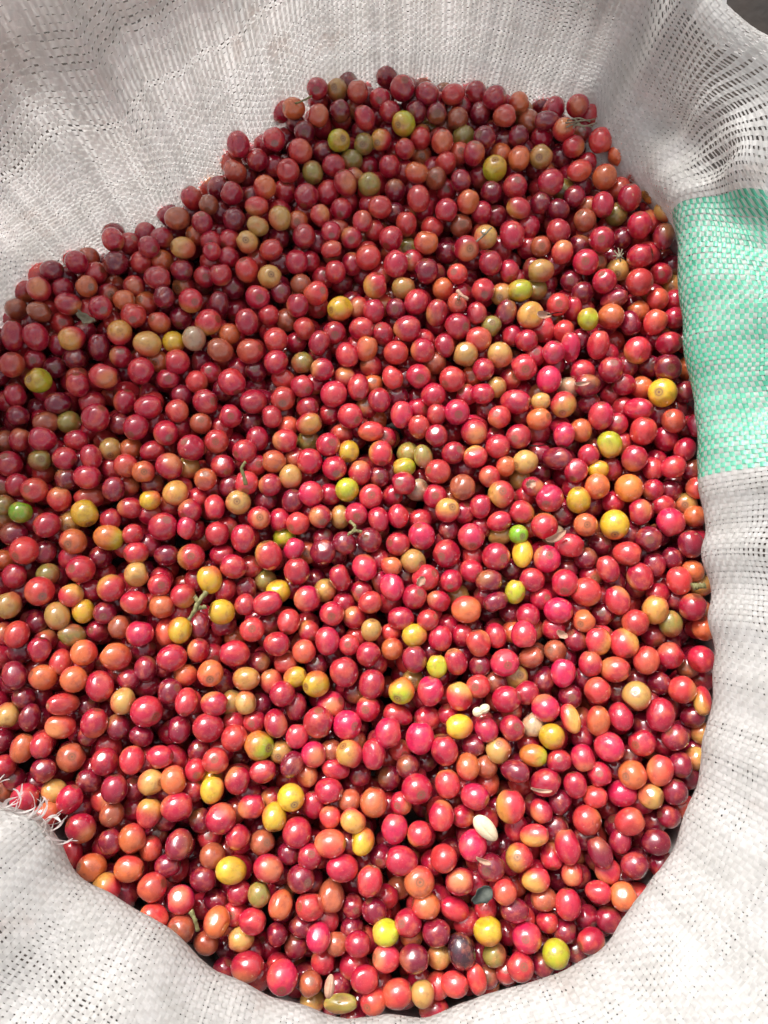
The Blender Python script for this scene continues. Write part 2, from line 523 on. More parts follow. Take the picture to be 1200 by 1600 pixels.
# outer body of the sack, standing on the floor below
def sack_body():
    nz = 24
    zz = np.linspace(0, 1, nz)
    th = np.radians(FINE[::4]); rr = RF[::4]
    V = np.zeros((nz, len(th), 3))
    r2 = np.random.RandomState(2)
    for k, t in enumerate(zz):
        z = -0.06 - t * .437
        r = (rr + .024) * (1 - t) + .245 * t + .03 * math.sin(math.pi * min(1, t * 1.1)) - .05 * max(0, t - .9) * 10 * .6
        r = r + .003 * np.sin(th * 9 + 5 * t) + .002 * np.sin(th * 17 - 9 * t)
        V[k] = np.stack([CX + r * np.cos(th), CY + r * np.sin(th), np.full(len(th), z)], 1)
        if k < 3:               # starts on the woven mouth
            top = sample(GP, ARC[::4], np.full(len(th), -.033 - .003 * k))
            f = (k / 3.0) ** 2
            V[k] = top * (1 - f) + V[k] * f
    idx = np.arange(nz * len(th)).reshape(nz, -1)
    rl = np.roll(idx, -1, 1)
    Q = np.stack([idx[:-1], rl[:-1], rl[1:], idx[1:]], -1).reshape(-1, 4)
    link("sack_body", mesh_from("sack_body", V.reshape(-1, 3) - ORG, Q, M_BODY), sack)
sack_body()

# frayed tape ends: (theta, s of the root, direction, length, curl)
def fray(u, s, length, lean, curl, width, m, seed, lift=1.0):
    r = np.random.RandomState(seed)
    p0 = sample(GP, np.array([u]), np.array([s]))[0]
    n0 = sample(NP_, np.array([u]), np.array([s]))[0]
    inward = np.array([CX - p0[0], CY - p0[1], 0]); inward /= np.linalg.norm(inward)
    side = np.array([-inward[1], inward[0], 0])
    n = 14
    length = min(length, .019) * .85
    pts = [p0]
    d = inward * .55 + side * lean * 1.0 + np.array([0, 0, .25 * lift])
    for k in range(n):
        d = d / np.linalg.norm(d)
        pts.append(pts[-1] + d * length / n)
        d = d + (np.cross([0, 0, 1.0], d) * curl * 1.5) + np.array([0, 0, -.04 * lift]) + r.uniform(-.14, .14, 3)
    pts = np.array(pts)
    t = np.gradient(pts, axis=0); t /= np.linalg.norm(t, axis=1, keepdims=True)
    tw = r.uniform(0, 1.5)
    V = []
    for k, (p, tt) in enumerate(zip(pts, t)):
        a = np.cross(tt, [0, 0, 1]); a /= np.linalg.norm(a) + 1e-9
        b = np.cross(tt, a)
        c = a * math.cos(tw + k * .12) + b * math.sin(tw + k * .12)
        w_ = width * (1 - .75 * max(0, k / n - .7) / .3)
        V += [p - c * w_ / 2, p + np.cross(tt, c) * .00015, p + c * w_ / 2]
    idx = np.arange(len(V)).reshape(-1, 3)
    Q = np.stack([idx[:-1, :-1], idx[1:, :-1], idx[1:, 1:], idx[:-1, 1:]], -1).reshape(-1, 4)
    me = mesh_from("loose_tape", np.array(V) - ORG, Q, m)
    add_tone(me, np.full(len(V), .97))
    link("loose_tape", me, sack)
def u_of(theta):
    return np.interp(theta, FINE, ARC)
FR = [(-139.5, .004, .020, .2, .02), (-138.6, .006, .024, -.5, .05), (-137.8, .004, .015, .1, -.04), (-137.2, .006, .022, -.9, .05), (-136.4, .003, .018, .35, .0),
      (-135.6, .006, .030, -.75, .07), (-134.9, .003, .028, -.2, -.09), (-134.2, .006, .024, -1.0, .10), (-133.6, .004, .032, -.45, .12), (-133.0, .003, .020, -.9, .03),
      (-132.4, .005, .022, .3, -.12), (-131.6, .004, .014, -.4, .08), (-130.6, .004, .016, .6, -.05), (-140.6, .006, .016, .4, .05), (-141.8, .005, .012, -.2, .02), (-129.6, .004, .011, -.6, .02)]
fr_ = np.random.RandomState(9)
for _ in range(16):
    FR.append((fr_.uniform(-141, -129.5), fr_.uniform(.002, .008), fr_.uniform(.008, .026), fr_.uniform(-1.6, 1.2), fr_.uniform(-.12, .14)))
for k, (t, s, L, lean, curl) in enumerate(FR):
    fray(u_of(t), s, L, lean, curl, (.0019 if k % 3 else .0012), M_WARP, 40 + k)

def rim_fray(theta, s, length, seed):
    r = np.random.RandomState(seed)
    u = np.array([u_of(theta)])
    p0 = sample(GP, u, np.array([s]))[0]
    n0 = sample(NP_, u, np.array([s]))[0]
    out = np.array([math.cos(math.radians(theta)), math.sin(math.radians(theta)), 0])
    d = out * .8 + np.array([-out[1], out[0], 0]) * r.uniform(-.8, .8) + np.array([0, 0, r.uniform(.1, .8)])
    w = r.uniform(.0018, .0030)
    V, pts = [], p0.copy()
    side = np.cross(d, [0, 0, 1.0]); side /= np.linalg.norm(side)
    for k in range(7):
        t = k / 6
        V += [pts - side * w * (1 - t ** 2) / 2, pts + np.array([0, 0, .0003]), pts + side * w * (1 - t ** 2) / 2]
        pts = pts + d / np.linalg.norm(d) * length / 6
        d = d + r.uniform(-.12, .12, 3)
    idx = np.arange(21).reshape(-1, 3)
    Q = np.stack([idx[:-1, :-1], idx[1:, :-1], idx[1:, 1:], idx[:-1, 1:]], -1).reshape(-1, 4)
    me = mesh_from("loose_tape", np.array(V) - ORG, Q, M_WARP)
    add_tone(me, np.full(len(V), .97))
    link("loose_tape", me, sack)
for k in range(16):
    rim_fray(fr_.uniform(44, 62), fr_.uniform(.115, .135), fr_.uniform(.006, .016), 200 + k)

# ------------------------------------------------------------------ coffee cherries
PAL = {   # base skin, second tone at one end
    'r': ((0.47, 0.012, 0.044), (0.58, 0.034, 0.045)),
    'p': ((0.64, 0.016, 0.08), (0.66, 0.045, 0.065)),
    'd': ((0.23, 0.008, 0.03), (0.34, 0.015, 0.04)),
    'D': ((0.04, 0.012, 0.02), (0.06, 0.016, 0.03)),
    's': ((0.62, 0.043, 0.046), (0.66, 0.11, 0.055)),
    'o': ((0.68, 0.16, 0.05), (0.62, 0.045, 0.045)),
    't': ((0.6, 0.34, 0.09), (0.62, 0.13, 0.06)),
    'y': ((0.72, 0.45, 0.03), (0.66, 0.13, 0.04)),
    'g': ((0.5, 0.5, 0.025), (0.62, 0.36, 0.04)),
    'h': ((0.7, 0.2, 0.04), (0.46, 0.54, 0.025)),
    'G': ((0.22, 0.44, 0.02), (0.32, 0.46, 0.03)),
    'k': ((0.34, 0.27, 0.06), (0.45, 0.13, 0.06)),
    'b': ((0.4, 0.1, 0.045), (0.5, 0.1, 0.05)),
    'm': ((0.6, 0.03, 0.05), (0.68, 0.34, 0.07)),
    'e': ((0.62, 0.44, 0.26), (0.56, 0.32, 0.2)),
}

def ball(seg, rings):
    V = [(0, 0, 1)]
    for a in range(1, rings):
        p = math.pi * a / rings
        for b in range(seg):
            q = 2 * math.pi * b / seg
            V.append((math.sin(p) * math.cos(q), math.sin(p) * math.sin(q), math.cos(p)))
    V.append((0, 0, -1))
    Fc = []
    for b in range(seg):
        Fc.append((0, 1 + b, 1 + (b + 1) % seg))
    for a in range(rings - 2):
        o1, o2 = 1 + a * seg, 1 + (a + 1) * seg
        for b in range(seg):
            c = (b + 1) % seg
            Fc.append((o1 + b, o2 + b, o2 + c)); Fc.append((o1 + b, o2 + c, o1 + c))
    last = len(V) - 1
    o1 = 1 + (rings - 2) * seg
    for b in range(seg):
        Fc.append((last, o1 + (b + 1) % seg, o1 + b))
    return np.array(V), np.array(Fc, dtype=np.int32)
TOP = ball(26, 18)
MID = ball(16, 11)
LOW = ball(10, 7)

def cherry_geometry(tmpl, axis, sh, lg, code, r):
    U, Fc = tmpl
    L = U.copy()
    # egg profile, a flattened navel end, a shallow dimple round the navel, a few broad dents
    rad = np.hypot(L[:, 0], L[:, 1])
    egg = r.uniform(-.05, .07)
    V = L.copy()
    V[:, :2] *= (1 + egg * L[:, 2:3])
    V[:, 2] = np.where(L[:, 2] > .9, .9 + (L[:, 2] - .9) * .45, L[:, 2])
    V[:, 2] -= .035 * np.exp(-(rad / .13) ** 2) * (L[:, 2] > 0)
    bump = np.zeros(len(V))
    for _ in range(4):
        d = r.normal(size=3); d /= np.linalg.norm(d)
        bump += r.uniform(-.06, .03) * np.exp((L @ d - 1) * r.uniform(2, 7))
    if code in 'dDb' and r.rand() < .30:        # drying fruit, skin shrunk in folds
        for _ in range(5):
            d = r.normal(size=3); d /= np.linalg.norm(d)
            bump -= r.uniform(.02, .07) * np.exp(-(L @ d / .22) ** 2) * .5
    V *= (1 + bump)[:, None]
    for _ in range(r.randint(1, 4)):            # sides pressed flat by the neighbours
        d = r.normal(size=3); d[2] *= .5; d /= np.linalg.norm(d)
        h = V @ d; lim = r.uniform(.80, .93)
        over = np.clip(h - lim, 0, None)
        V -= over[:, None] * .78 * d
    V *= np.array([sh * r.uniform(.97, 1.03), sh * r.uniform(.97, 1.03), lg])
    z = np.array(axis, float); z /= np.linalg.norm(z)
    x = np.cross(z, [.31, .52, .79]); x /= np.linalg.norm(x)
    y = np.cross(z, x)
    a = r.uniform(0, 6.28)
    x, y = x * math.cos(a) + y * math.sin(a), y * math.cos(a) - x * math.sin(a)
    W = V[:, 0:1] * x + V[:, 1:2] * y + V[:, 2:3] * z
    A, B = PAL[code]
    A, B = np.array(A), np.array(B)
    hue = r.uniform(.74, 1.06)
    d = r.normal(size=3); d /= np.linalg.norm(d)
    if code in 'hg':
        d = np.array([.2, .1, 1.0])
    if code in 'otyk':          # the redder cheek lies on a random side or underneath, part of it in view
        dw = r.normal(size=3); dw[2] = -abs(dw[2]) * .5 + .1; dw /= np.linalg.norm(dw)
        d = np.array([dw @ x, dw @ y, dw @ z])
    f = sstep(L @ d, .0, 1.0) if code != 'm' else sstep(L @ d, -.25, .75)
    Cc = np.clip((A * (1 - f[:, None]) + B * f[:, None]) * hue, 0, .9)
    if code in 'rpsd' and r.rand() < .40:         # unripe blush at one end
        d = r.normal(size=3); d /= np.linalg.norm(d)
        f = sstep(L @ d, .45, 1.0)[:, None] * r.uniform(.3, .85)
        Cc = Cc * (1 - f) + np.array([.70, .30, .09]) * f * (.55 if code == 'd' else 1)
    return W, Fc, Cc, L

def finish_cherry_mesh(me, Cc, L, seed):
    a = me.attributes.new("skin", 'FLOAT_COLOR', 'POINT')
    a.data.foreach_set("color", np.concatenate([Cc, np.ones((len(Cc), 1))], 1).astype(np.float32).ravel())
    a = me.attributes.new("lc", 'FLOAT_VECTOR', 'POINT')
    a.data.foreach_set("vector", L.astype(np.float32).ravel())
    a = me.attributes.new("seed", 'FLOAT_VECTOR', 'POINT')
    a.data.foreach_set("vector", seed.astype(np.float32).ravel())

# every fruit in view: x y z (0.1 mm)  short and long half-axis (0.01 mm)  axis direction  colour+depth
DATA = """-524 -2428 -47 837 887 7 -46 87 p0
-708 -2379 -48 767 915 95 7 26 r0
402 -2305 -42 754 940 -21 96 -12 D0
-1313 -1101 -78 892 946 78 -30 53 r0
1513 -1120 -45 794 971 -21 -96 11 r0
681 -1598 -66 822 926 4 99 8 m0
-1116 -1602 -65 791 896 96 9 -22 r0
-876 -1657 -58 841 892 -22 -27 -93 r0
93 -1869 -53 761 915 -94 27 17 r0
199 -1245 -111 805 931 2 98 10 p0
70 -2504 -40 740 833 89 38 20 s0
978 -1796 -45 722 925 -11 98 -7 r0
744 -2239 -38 795 842 -26 19 94 p0
-1508 -805 -97 808 911 74 -14 -64 o0
-1583 -967 -87 784 913 36 -87 30 r0
-974 -1188 -101 846 896 60 -13 -78 r0
1232 -1290 -60 829 879 -55 23 -79 p0
-364 -1159 -105 853 904 6 76 63 r0
-1621 -1705 -54 761 842 -69 42 57 r0
-286 -1783 -59 745 891 95 1 28 s0
-221 -1908 -66 736 891 86 -10 -47 r0
473 -1794 -58 767 857 33 70 -62 p0
1339 -52 -94 874 926 -19 -76 61 y0
186 -1970 -47 798 846 1 20 97 o0
178 -1511 -88 827 877 26 -25 92 r0
878 -1476 -78 741 907 78 28 54 r0
-1285 -60 -103 868 920 47 32 81 r0
1154 -441 -101 858 910 -84 17 50 s0
-693 -1286 -104 832 882 79 -11 59 h0
-1924 -1551 -31 753 818 17 91 -36 r0
-468 -1734 -78 808 856 -16 52 -82 r0
157 -2335 -29 732 806 97 -16 13 d0
-1955 -439 -70 835 885 53 -42 72 s0
27 -1218 -100 793 882 18 96 -17 p0
-1090 -1789 -52 755 830 -16 -92 32 d0
-809 -1917 -54 705 884 81 -21 -53 y0
1350 -730 -83 794 879 19 -84 49 m0
-1192 -810 -95 792 884 73 31 -59 r0
1657 738 -51 855 906 -54 -23 80 y0
-1462 -2002 -48 764 810 -14 -63 -75 m0
1697 895 -53 856 908 -7 -38 91 d0
-1741 -309 -90 835 885 -25 -9 95 r0
-1591 -1164 -62 751 856 25 92 28 r0
-225 -889 -115 807 874 -33 93 6 r0
-1547 -1901 -52 719 819 -66 20 71 o0
-1222 -1998 -48 768 814 89 32 28 s0
-611 -1911 -62 712 858 92 -35 9 r0
1311 -1670 -40 732 831 85 40 32 s0
1490 -1408 -37 724 856 32 94 -1 s0
1659 -40 -78 802 874 24 -96 8 p0
1395 -1018 -54 805 854 -39 25 87 t0
681 -841 -112 830 880 8 -15 98 p0
-670 -225 -131 795 916 -23 88 39 m0
-1744 20 -96 806 865 45 -86 18 y0
1347 -1431 -51 783 830 -71 -5 69 o0
1092 -1667 -66 779 826 49 -68 -53 s0
1290 -876 -75 738 886 80 -6 58 s0
1560 1443 -40 850 901 33 47 -81 s0
-1716 596 -85 843 894 59 53 59 r0
1432 165 -83 839 889 19 30 -93 h0
-1522 -1367 -69 784 831 1 48 86 r0
472 -538 -120 791 887 99 -8 6 o0
-1680 850 -68 800 890 98 -3 -10 r0
-846 -787 -117 764 890 -93 7 35 r0
333 -1309 -81 758 847 -15 96 19 r0
-56 -1581 -87 757 826 17 97 4 o0
682 -1037 -98 764 861 78 23 56 r0
718 -1853 -53 767 813 -28 25 91 m0
790 704 -110 757 976 87 -27 38 r0
-76 -1968 -53 707 825 28 95 9 m0
310 -1648 -71 712 859 -10 -96 23 r0
966 -2081 -50 691 818 0 99 -1 r0
1533 506 -67 803 870 15 79 58 s0
944 -251 -111 835 885 -5 16 98 p0
542 -2211 -47 715 782 95 16 22 y0
-68 -955 -127 759 884 32 94 -1 r0
56 -1716 -87 742 818 10 98 -5 p0
1024 350 -105 713 1002 78 -30 52 d0
1464 -356 -83 764 872 -28 95 -6 r0
-1556 -420 -83 812 861 -17 17 -96 m0
-1595 -126 -98 752 899 88 -18 -41 h0
364 -214 -140 838 889 -43 -33 83 r0
-2123 -517 -57 749 828 2 88 -46 t0
-99 -2437 -41 675 790 98 11 0 r0
-873 -2165 -46 672 814 15 70 -69 o0
-205 -1177 -117 802 850 58 -5 80 p0
1648 -983 -50 780 827 7 -35 -92 s0
-1349 -1907 -46 706 787 99 -4 6 o0
492 -1548 -63 729 823 79 -23 55 p0
1586 1820 -33 798 876 -29 52 79 r0
-2066 -205 -69 800 848 -21 -55 79 s0
1538 -542 -80 742 868 15 89 40 m0
1299 -1538 -101 727 822 98 -2 14 p0
-1456 -1506 -57 725 803 1 98 17 d0
-388 -2097 -68 750 795 -70 16 68 s0
567 -1900 -49 755 800 -46 -8 87 d0
1448 -1776 -49 702 801 97 6 21 d0
1255 -2039 -27 737 781 -43 41 79 o0
-1199 -2140 -40 670 807 83 -46 -29 s0
-1767 -1061 -54 630 943 -68 -7 72 s0
-1343 -1760 -64 751 796 8 -80 -57 o0
-1069 -2063 -57 739 784 -2 43 89 p0
-2234 1092 -36 664 989 17 81 54 r0
993 -546 -98 765 854 86 -13 47 p0
319 -1858 -57 755 800 -35 0 -93 s0
688 135 -119 832 882 0 2 99 m0
649 -235 -121 824 873 42 -22 87 r0
219 -2091 -57 712 774 -93 27 18 o0
-2102 1094 -52 743 886 -31 83 43 r0
-1435 1057 -74 793 863 76 26 -58 t0
1743 -530 -57 784 831 -14 -45 -87 r0
419 -1020 -93 758 825 -35 92 6 m0
1343 1722 -33 825 875 -27 -40 87 r0
142 1165 -95 809 877 99 -1 4 r0
970 107 -101 820 869 -42 -59 68 p0
1205 -717 -93 762 823 -10 96 22 m0
-301 -1524 -96 727 815 90 -16 38 r0
-440 -1958 -60 743 788 58 -9 80 d0
401 -1972 -55 687 801 96 10 22 r0
275 -2220 -51 703 758 97 -1 18 d0
1330 -1892 -49 735 779 94 -9 -30 d0
-1057 -2201 -38 722 766 -27 32 90 b0
12 -2342 -51 692 759 -90 16 39 p0
74 1586 -78 795 890 34 79 49 r0
1292 605 -83 745 903 -4 73 67 p0
-2018 458 -72 772 834 -80 3 58 r0
1398 -222 -80 755 848 85 -27 43 s0
1329 -488 -86 718 878 -34 93 -1 r0
-2053 -906 -61 674 861 -46 83 -29 d0
259 -994 -97 737 846 13 96 21 p0
-1687 -1556 -40 679 808 39 89 19 r0
888 -2311 -25 715 758 46 26 -83 g0
894 -1084 -77 777 824 3 5 -99 p0
-669 -503 -121 704 921 92 35 15 p0
-1780 -1182 -78 676 849 82 -7 -55 s0
1178 -1151 -63 668 879 -5 90 40 o0
-342 -2243 -50 675 778 10 79 -58 p0
-1794 -151 -91 792 840 -3 -35 93 o0
1524 -140 -70 794 841 -23 -21 94 d0
1757 -170 -58 730 847 -30 90 29 d0
1464 -823 -65 730 818 30 94 -4 s0
-1899 -919 -68 733 790 -60 26 74 o0
1004 -893 -94 726 842 16 97 12 p0
345 -1483 -94 732 799 -20 97 -7 m0
-1142 -1463 -70 710 801 -27 92 -23 o0
-1266 -1631 -68 703 789 7 99 -3 m0
-918 824 -105 826 875 46 -85 24 r0
-305 758 -133 834 884 -47 24 -84 p0
1145 -1826 -39 619 862 -39 90 -10 d0
1536 2016 -39 775 859 -15 65 73 r0
1679 -381 -64 706 860 -28 90 32 s0
797 1773 -63 766 891 18 -86 -46 r0
702 -2375 -36 708 751 13 29 94 r0
-2226 912 -44 754 823 21 64 72 s0
-1466 887 -84 810 858 -62 -44 -64 r0
1239 1577 -42 813 862 -24 -39 88 r0
892 1241 -67 818 867 68 69 -21 m0
1073 677 -91 813 862 -21 -81 52 m0
1529 1010 -59 806 854 16 93 -31 m0
-1119 -235 -125 799 847 23 -9 96 m0
-1722 -928 -58 756 801 -42 -14 -88 o0
-825 -1247 -94 764 810 -44 -3 -89 s0
1768 -819 -53 758 803 3 30 -94 r0
847 917 -95 820 869 -6 -48 86 m0
1336 428 -87 772 838 16 -97 14 g0
220 -111 -137 812 861 -27 67 68 p0
-2061 -682 -62 709 811 7 91 -37 s0
-304 -1073 -190 791 839 78 30 53 p0
1075 -2254 -37 658 761 -90 -20 37 r0
-1004 -366 -114 743 849 -16 95 24 y0
1418 -615 -75 774 821 43 16 -88 s0
-1847 -579 -77 700 842 -41 88 -22 t0
-189 -1331 -88 763 809 -45 65 60 m0
1571 -1522 -57 694 779 9 90 40 d0
-798 -1465 -89 728 782 6 99 4 r0
-53 -2544 -56 703 746 -47 -13 86 s0
1302 -1130 -60 686 829 -9 84 -52 r0
-1408 663 -92 733 884 97 20 -1 r0
-1945 -56 -67 725 830 -68 -44 57 r0
1071 -175 -88 718 873 96 -18 18 r0
-1882 1082 -48 749 841 -88 -37 28 m0
1471 340 -69 764 820 18 87 44 r0
542 519 -128 816 865 -18 53 -82 r0
-688 -2163 -40 666 761 97 -11 15 r0
1515 646 -73 687 921 74 -27 60 r0
-57 -1331 -89 656 875 1 -98 12 r0
713 -1416 -65 619 901 79 -24 55 d0
-1372 -1358 -62 668 819 -15 91 -37 m0
994 840 -93 774 844 0 98 12 p0
1366 887 -70 799 847 -4 25 96 r0
-2037 147 -69 774 820 -14 -12 97 s0
932 -59 -106 794 841 50 31 -80 m0
-1378 -677 -89 768 814 -42 12 -89 p0
793 -680 -103 746 810 4 -98 15 p0
1415 -1266 -68 743 787 -74 -12 65 r0
682 -2108 -38 648 780 -98 13 10 d0
-599 -1167 -108 683 852 -28 81 -49 r0
-590 -1651 -69 671 808 9 -85 50 y0
-821 -127 -123 733 863 -5 98 9 r0
-323 -716 -122 731 837 -7 98 -9 p0
415 -1183 -86 694 830 -98 -8 13 y0
1385 1232 -69 801 849 -38 24 -88 o0
-1146 415 -109 799 847 -29 24 91 r0
1033 -388 -83 778 824 -22 -71 65 r0
-567 -1007 -98 765 811 9 17 -97 r0
-502 -1553 -71 740 784 35 -38 84 y0
1043 2117 -32 802 850 85 37 -34 r0
-1075 1203 -85 804 853 86 5 49 m0
-814 1025 -106 809 857 84 3 52 s0
451 1186 -107 813 862 55 -36 74 r0
413 850 -121 812 861 -59 -59 53 s0
-1267 300 -102 791 839 -60 69 -38 r0
-442 -475 -137 787 834 56 4 -82 p0
241 -354 -143 792 840 63 23 73 m0
921 -1236 -67 745 790 -13 -39 -90 y0
1602 -797 -70 751 796 14 -3 -98 r0
1589 -1239 -48 732 776 -63 48 59 d0
-719 -1601 -84 696 778 92 36 1 r0
-542 -2084 -49 643 785 -27 -81 51 o0
126 -2175 -53 709 751 -52 21 81 r0
8 -2219 -49 680 733 -98 -13 9 g0
361 -2454 -25 620 768 82 -8 55 s0
-999 1029 -104 739 877 85 -11 -50 b0
-788 710 -126 742 877 77 27 -56 r0
-1741 232 -83 738 818 98 -15 1 r0
46 -410 -133 724 856 -30 91 -24 p0
-1974 -1295 -62 646 811 27 95 -1 o0
-923 2383 -34 750 857 -2 -92 -38 r0
-112 -292 -149 748 838 -31 87 -36 p0
1086 -1349 -64 700 773 22 -91 33 p0
1296 1048 -65 680 920 6 81 57 r0
-2065 815 -54 772 819 -35 -20 90 g0
985 1184 -147 810 859 -34 -83 42 r0
-1222 137 -107 757 812 -28 -95 4 m0
118 2782 -20 799 847 17 -8 97 r0
-1420 -501 -86 703 819 98 -12 -8 r0
-506 -317 -138 745 821 -7 91 38 r0
535 -729 -111 733 799 -24 93 23 s0
-1390 1482 -53 733 846 98 5 -10 r0
-926 -554 -110 720 816 -78 10 61 y0
700 2225 -50 797 845 -10 13 98 g0
511 1679 -60 794 842 18 -47 85 r0
-1607 1126 -67 778 825 7 86 -48 m0
-1076 707 -119 789 837 76 -18 61 r0
437 638 -110 792 840 5 -46 87 p0
509 -117 -125 780 827 2 -79 60 p0
-382 -955 -123 756 801 -69 -19 68 y0
-917 -1363 -72 729 772 9 23 96 s0
1183 -988 -64 737 782 18 -16 -96 s0
-1258 955 -101 787 834 21 15 -96 r0
576 1100 -100 761 831 -97 18 -1 s0
-54 1445 -84 767 828 20 63 74 m0
-871 -291 -126 734 812 -91 19 34 r0
-1444 -1045 -73 682 787 11 79 -59 t0
-943 -1063 -94 697 790 98 -15 8 r0
319 -702 -132 725 807 12 98 7 r0
800 -1960 -38 632 773 97 19 -6 m0
216 2017 -57 732 859 14 -84 -51 s0
802 -1741 -51 610 822 84 16 50 m0
1575 1618 -38 736 810 78 0 61 r0
-99 1633 -85 793 840 -77 13 -61 s0
705 996 -101 754 822 32 -90 -27 t0
1641 1183 -42 722 817 34 78 50 s0
1136 95 -92 720 816 -15 77 60 y0
1372 2403 -22 747 806 13 -84 -51 s0
-772 -924 -107 691 803 94 4 31 m0
197 1340 -97 790 838 46 74 -47 r0
-1685 -783 -84 732 776 12 70 -69 o0
-974 -893 -100 741 786 18 -49 84 o0
99 -990 -111 745 790 -35 -58 72 h0
704 -1190 -76 730 773 27 14 94 r0
-1919 1305 -48 702 825 95 -14 -26 r0
969 1536 -73 724 839 -98 -5 -10 t0
-1460 -1775 -58 660 726 -15 97 13 d0
-242 2126 -54 710 863 -33 55 75 r0
122 2534 -37 780 826 -47 -59 64 g0
1083 1793 -51 774 820 20 55 -80 r0
-1530 1245 -76 768 814 21 -69 68 s0
-202 618 -125 780 827 58 -53 60 r0
208 867 -112 782 828 11 -48 86 r0
300 751 -128 783 830 -13 37 -91 r0
-1477 538 -93 762 808 -20 -78 57 r0
-1305 510 -114 768 814 50 -59 61 r0
-443 336 -128 775 822 -15 -40 -89 r0
-355 -203 -147 768 814 -60 -6 -79 d0
-84 -134 -141 769 815 -26 5 96 d0
801 483 -108 772 818 -44 -38 81 r0
175 -465 -141 760 806 43 24 85 r0
1244 174 -80 756 802 -1 -59 -79 o0
-1158 -658 -106 711 773 0 91 -39 y0
-1193 -993 -86 727 771 74 28 60 d0
-396 -1848 -63 699 741 22 35 90 r0
-137 -2275 -55 655 707 99 -2 9 r0
1366 1963 -34 712 825 11 -98 -6 r0
1732 1748 -39 694 834 8 98 10 d0
-840 1207 -83 712 843 -12 92 34 r0
106 633 -140 716 853 10 97 19 p0
1721 1057 -61 707 814 65 -9 74 r0
1221 796 -84 707 831 -95 -13 23 d0
172 -818 -111 685 807 -16 93 29 d0
459 -1394 -89 672 770 5 87 -48 o0
-1222 -1342 -68 646 781 96 3 24 r0
-1806 -1634 -42 631 745 66 2 -74 s0
-930 -1511 -64 657 760 13 98 -10 y0
1383 2148 -20 764 810 -6 13 -98 o0
463 178 -120 768 814 3 -84 52 b0
-1091 -1049 -64 616 838 -1 -85 51 m0
-1654 1582 -60 731 791 -72 -51 44 d0
-270 1295 -92 776 823 -69 -41 58 y0
-590 468 -139 741 805 98 -17 5 r0
-607 -734 -109 707 774 98 -6 9 r0
-163 -1671 -65 648 760 80 -35 -46 m0
-502 -1385 -80 645 789 30 83 -44 d0
-116 -1780 -83 646 759 24 75 -60 y0
-847 1547 -84 725 824 -21 46 85 s0
602 -376 -108 693 808 96 2 24 d0
-488 2045 -66 773 820 -20 -96 13 r0
-2102 1399 -36 717 773 -18 77 59 r0
496 1000 -97 771 817 -15 14 97 t0
-858 89 -131 759 805 7 -13 98 t0
114 200 -131 766 812 -34 -5 93 r0
-1154 -462 -123 742 786 -1 -27 -95 m0
-1262 -1474 -66 698 740 87 5 48 t0
-528 2345 -43 769 815 32 5 -93 s0
1130 1038 -78 611 946 -6 84 52 p0
263 1725 -65 725 816 98 -3 -13 o0
803 -217 -119 628 890 12 94 -30 y0
-156 804 -135 677 879 0 -98 13 r0
324 1271 -96 682 869 12 70 69 r0
706 2708 -15 716 805 81 -8 57 r0
825 2101 -50 763 809 5 -7 99 r0
-1184 1343 -81 760 805 50 -46 72 m0
-664 1096 -104 766 812 35 60 -70 s0
73 1018 -115 769 816 -57 27 -76 s0
-298 -562 -127 741 786 3 -29 95 r0
1168 -1433 -63 696 737 -24 21 94 r0
1437 -1546 -48 685 727 -36 41 83 t0
-430 142 -130 757 803 -3 37 -92 p0
323 274 -134 761 807 -79 1 59 s0
837 329 -102 753 799 -84 -38 36 t0
371 40 -126 755 800 34 8 93 m0
-701 2427 -46 763 809 18 -78 58 r0
996 2299 -35 759 804 -37 -57 72 t0
1226 2194 -26 688 827 91 38 -6 s0
45 1759 -76 768 814 -42 -85 29 r0
-1290 1887 -62 701 821 88 33 -30 b0
-225 1006 -123 730 811 28 -89 -34 r0
263 1543 -87 738 799 -18 63 75 d0
658 1585 -66 731 796 -21 75 61 r0
1715 568 -61 738 783 -60 33 72 s0
-660 -1420 -90 648 766 97 15 -9 r0
564 -1199 -81 678 746 -35 90 22 p0
1156 -845 -86 670 771 -6 97 17 r0
-1861 -1280 -40 630 748 12 -88 45 r0
-784 -1752 -68 688 729 6 29 -94 r0
193 -1742 -77 693 734 -18 9 -97 m0
1282 -311 -75 646 821 -34 93 6 r0
405 -832 -105 662 798 -36 80 45 r0
910 -930 -167 644 826 -33 -84 41 d0
197 -2500 -30 624 681 -8 91 -39 t0
626 1753 -57 758 803 -54 -13 -82 t0
-1728 1285 -49 740 785 55 -58 59 r0
1352 1453 -48 747 792 -47 23 84 r0
-778 1373 -89 759 805 31 -50 79 r0
1128 271 -84 741 785 -41 -80 43 r0
-19 386 -132 757 803 10 -92 36 m0
-76 124 -136 753 799 4 -8 99 m0
-750 -653 -113 728 772 16 3 98 s0
628 -1311 -92 705 747 -2 59 80 t0
-607 2213 -58 733 786 -1 -93 -34 s0
820 -1335 -88 614 795 95 -18 19 h0
-419 1395 -90 758 804 62 -11 76 s0
-137 1165 -95 715 803 91 -12 37 r0
835 1405 -69 711 796 -98 -4 -16 g0
851 -371 -109 704 759 -93 35 -2 r0
1485 20 -73 676 779 10 98 -2 r0
-1422 -339 -106 724 768 7 -12 -98 t0
-499 1775 -75 716 800 12 -98 -11 r0
96 -589 -139 671 800 -99 5 -2 r0
1608 -1380 -45 620 745 -21 -82 52 d0
770 2580 -22 709 789 92 -5 35 s0
-610 732 -132 755 800 6 -67 72 s0
1241 2659 -29 745 790 13 35 -91 r0
-122 2566 -25 674 836 -32 45 82 r0
-1153 1097 -82 718 769 13 90 40 e0
-1836 797 -73 684 775 10 63 75 r0
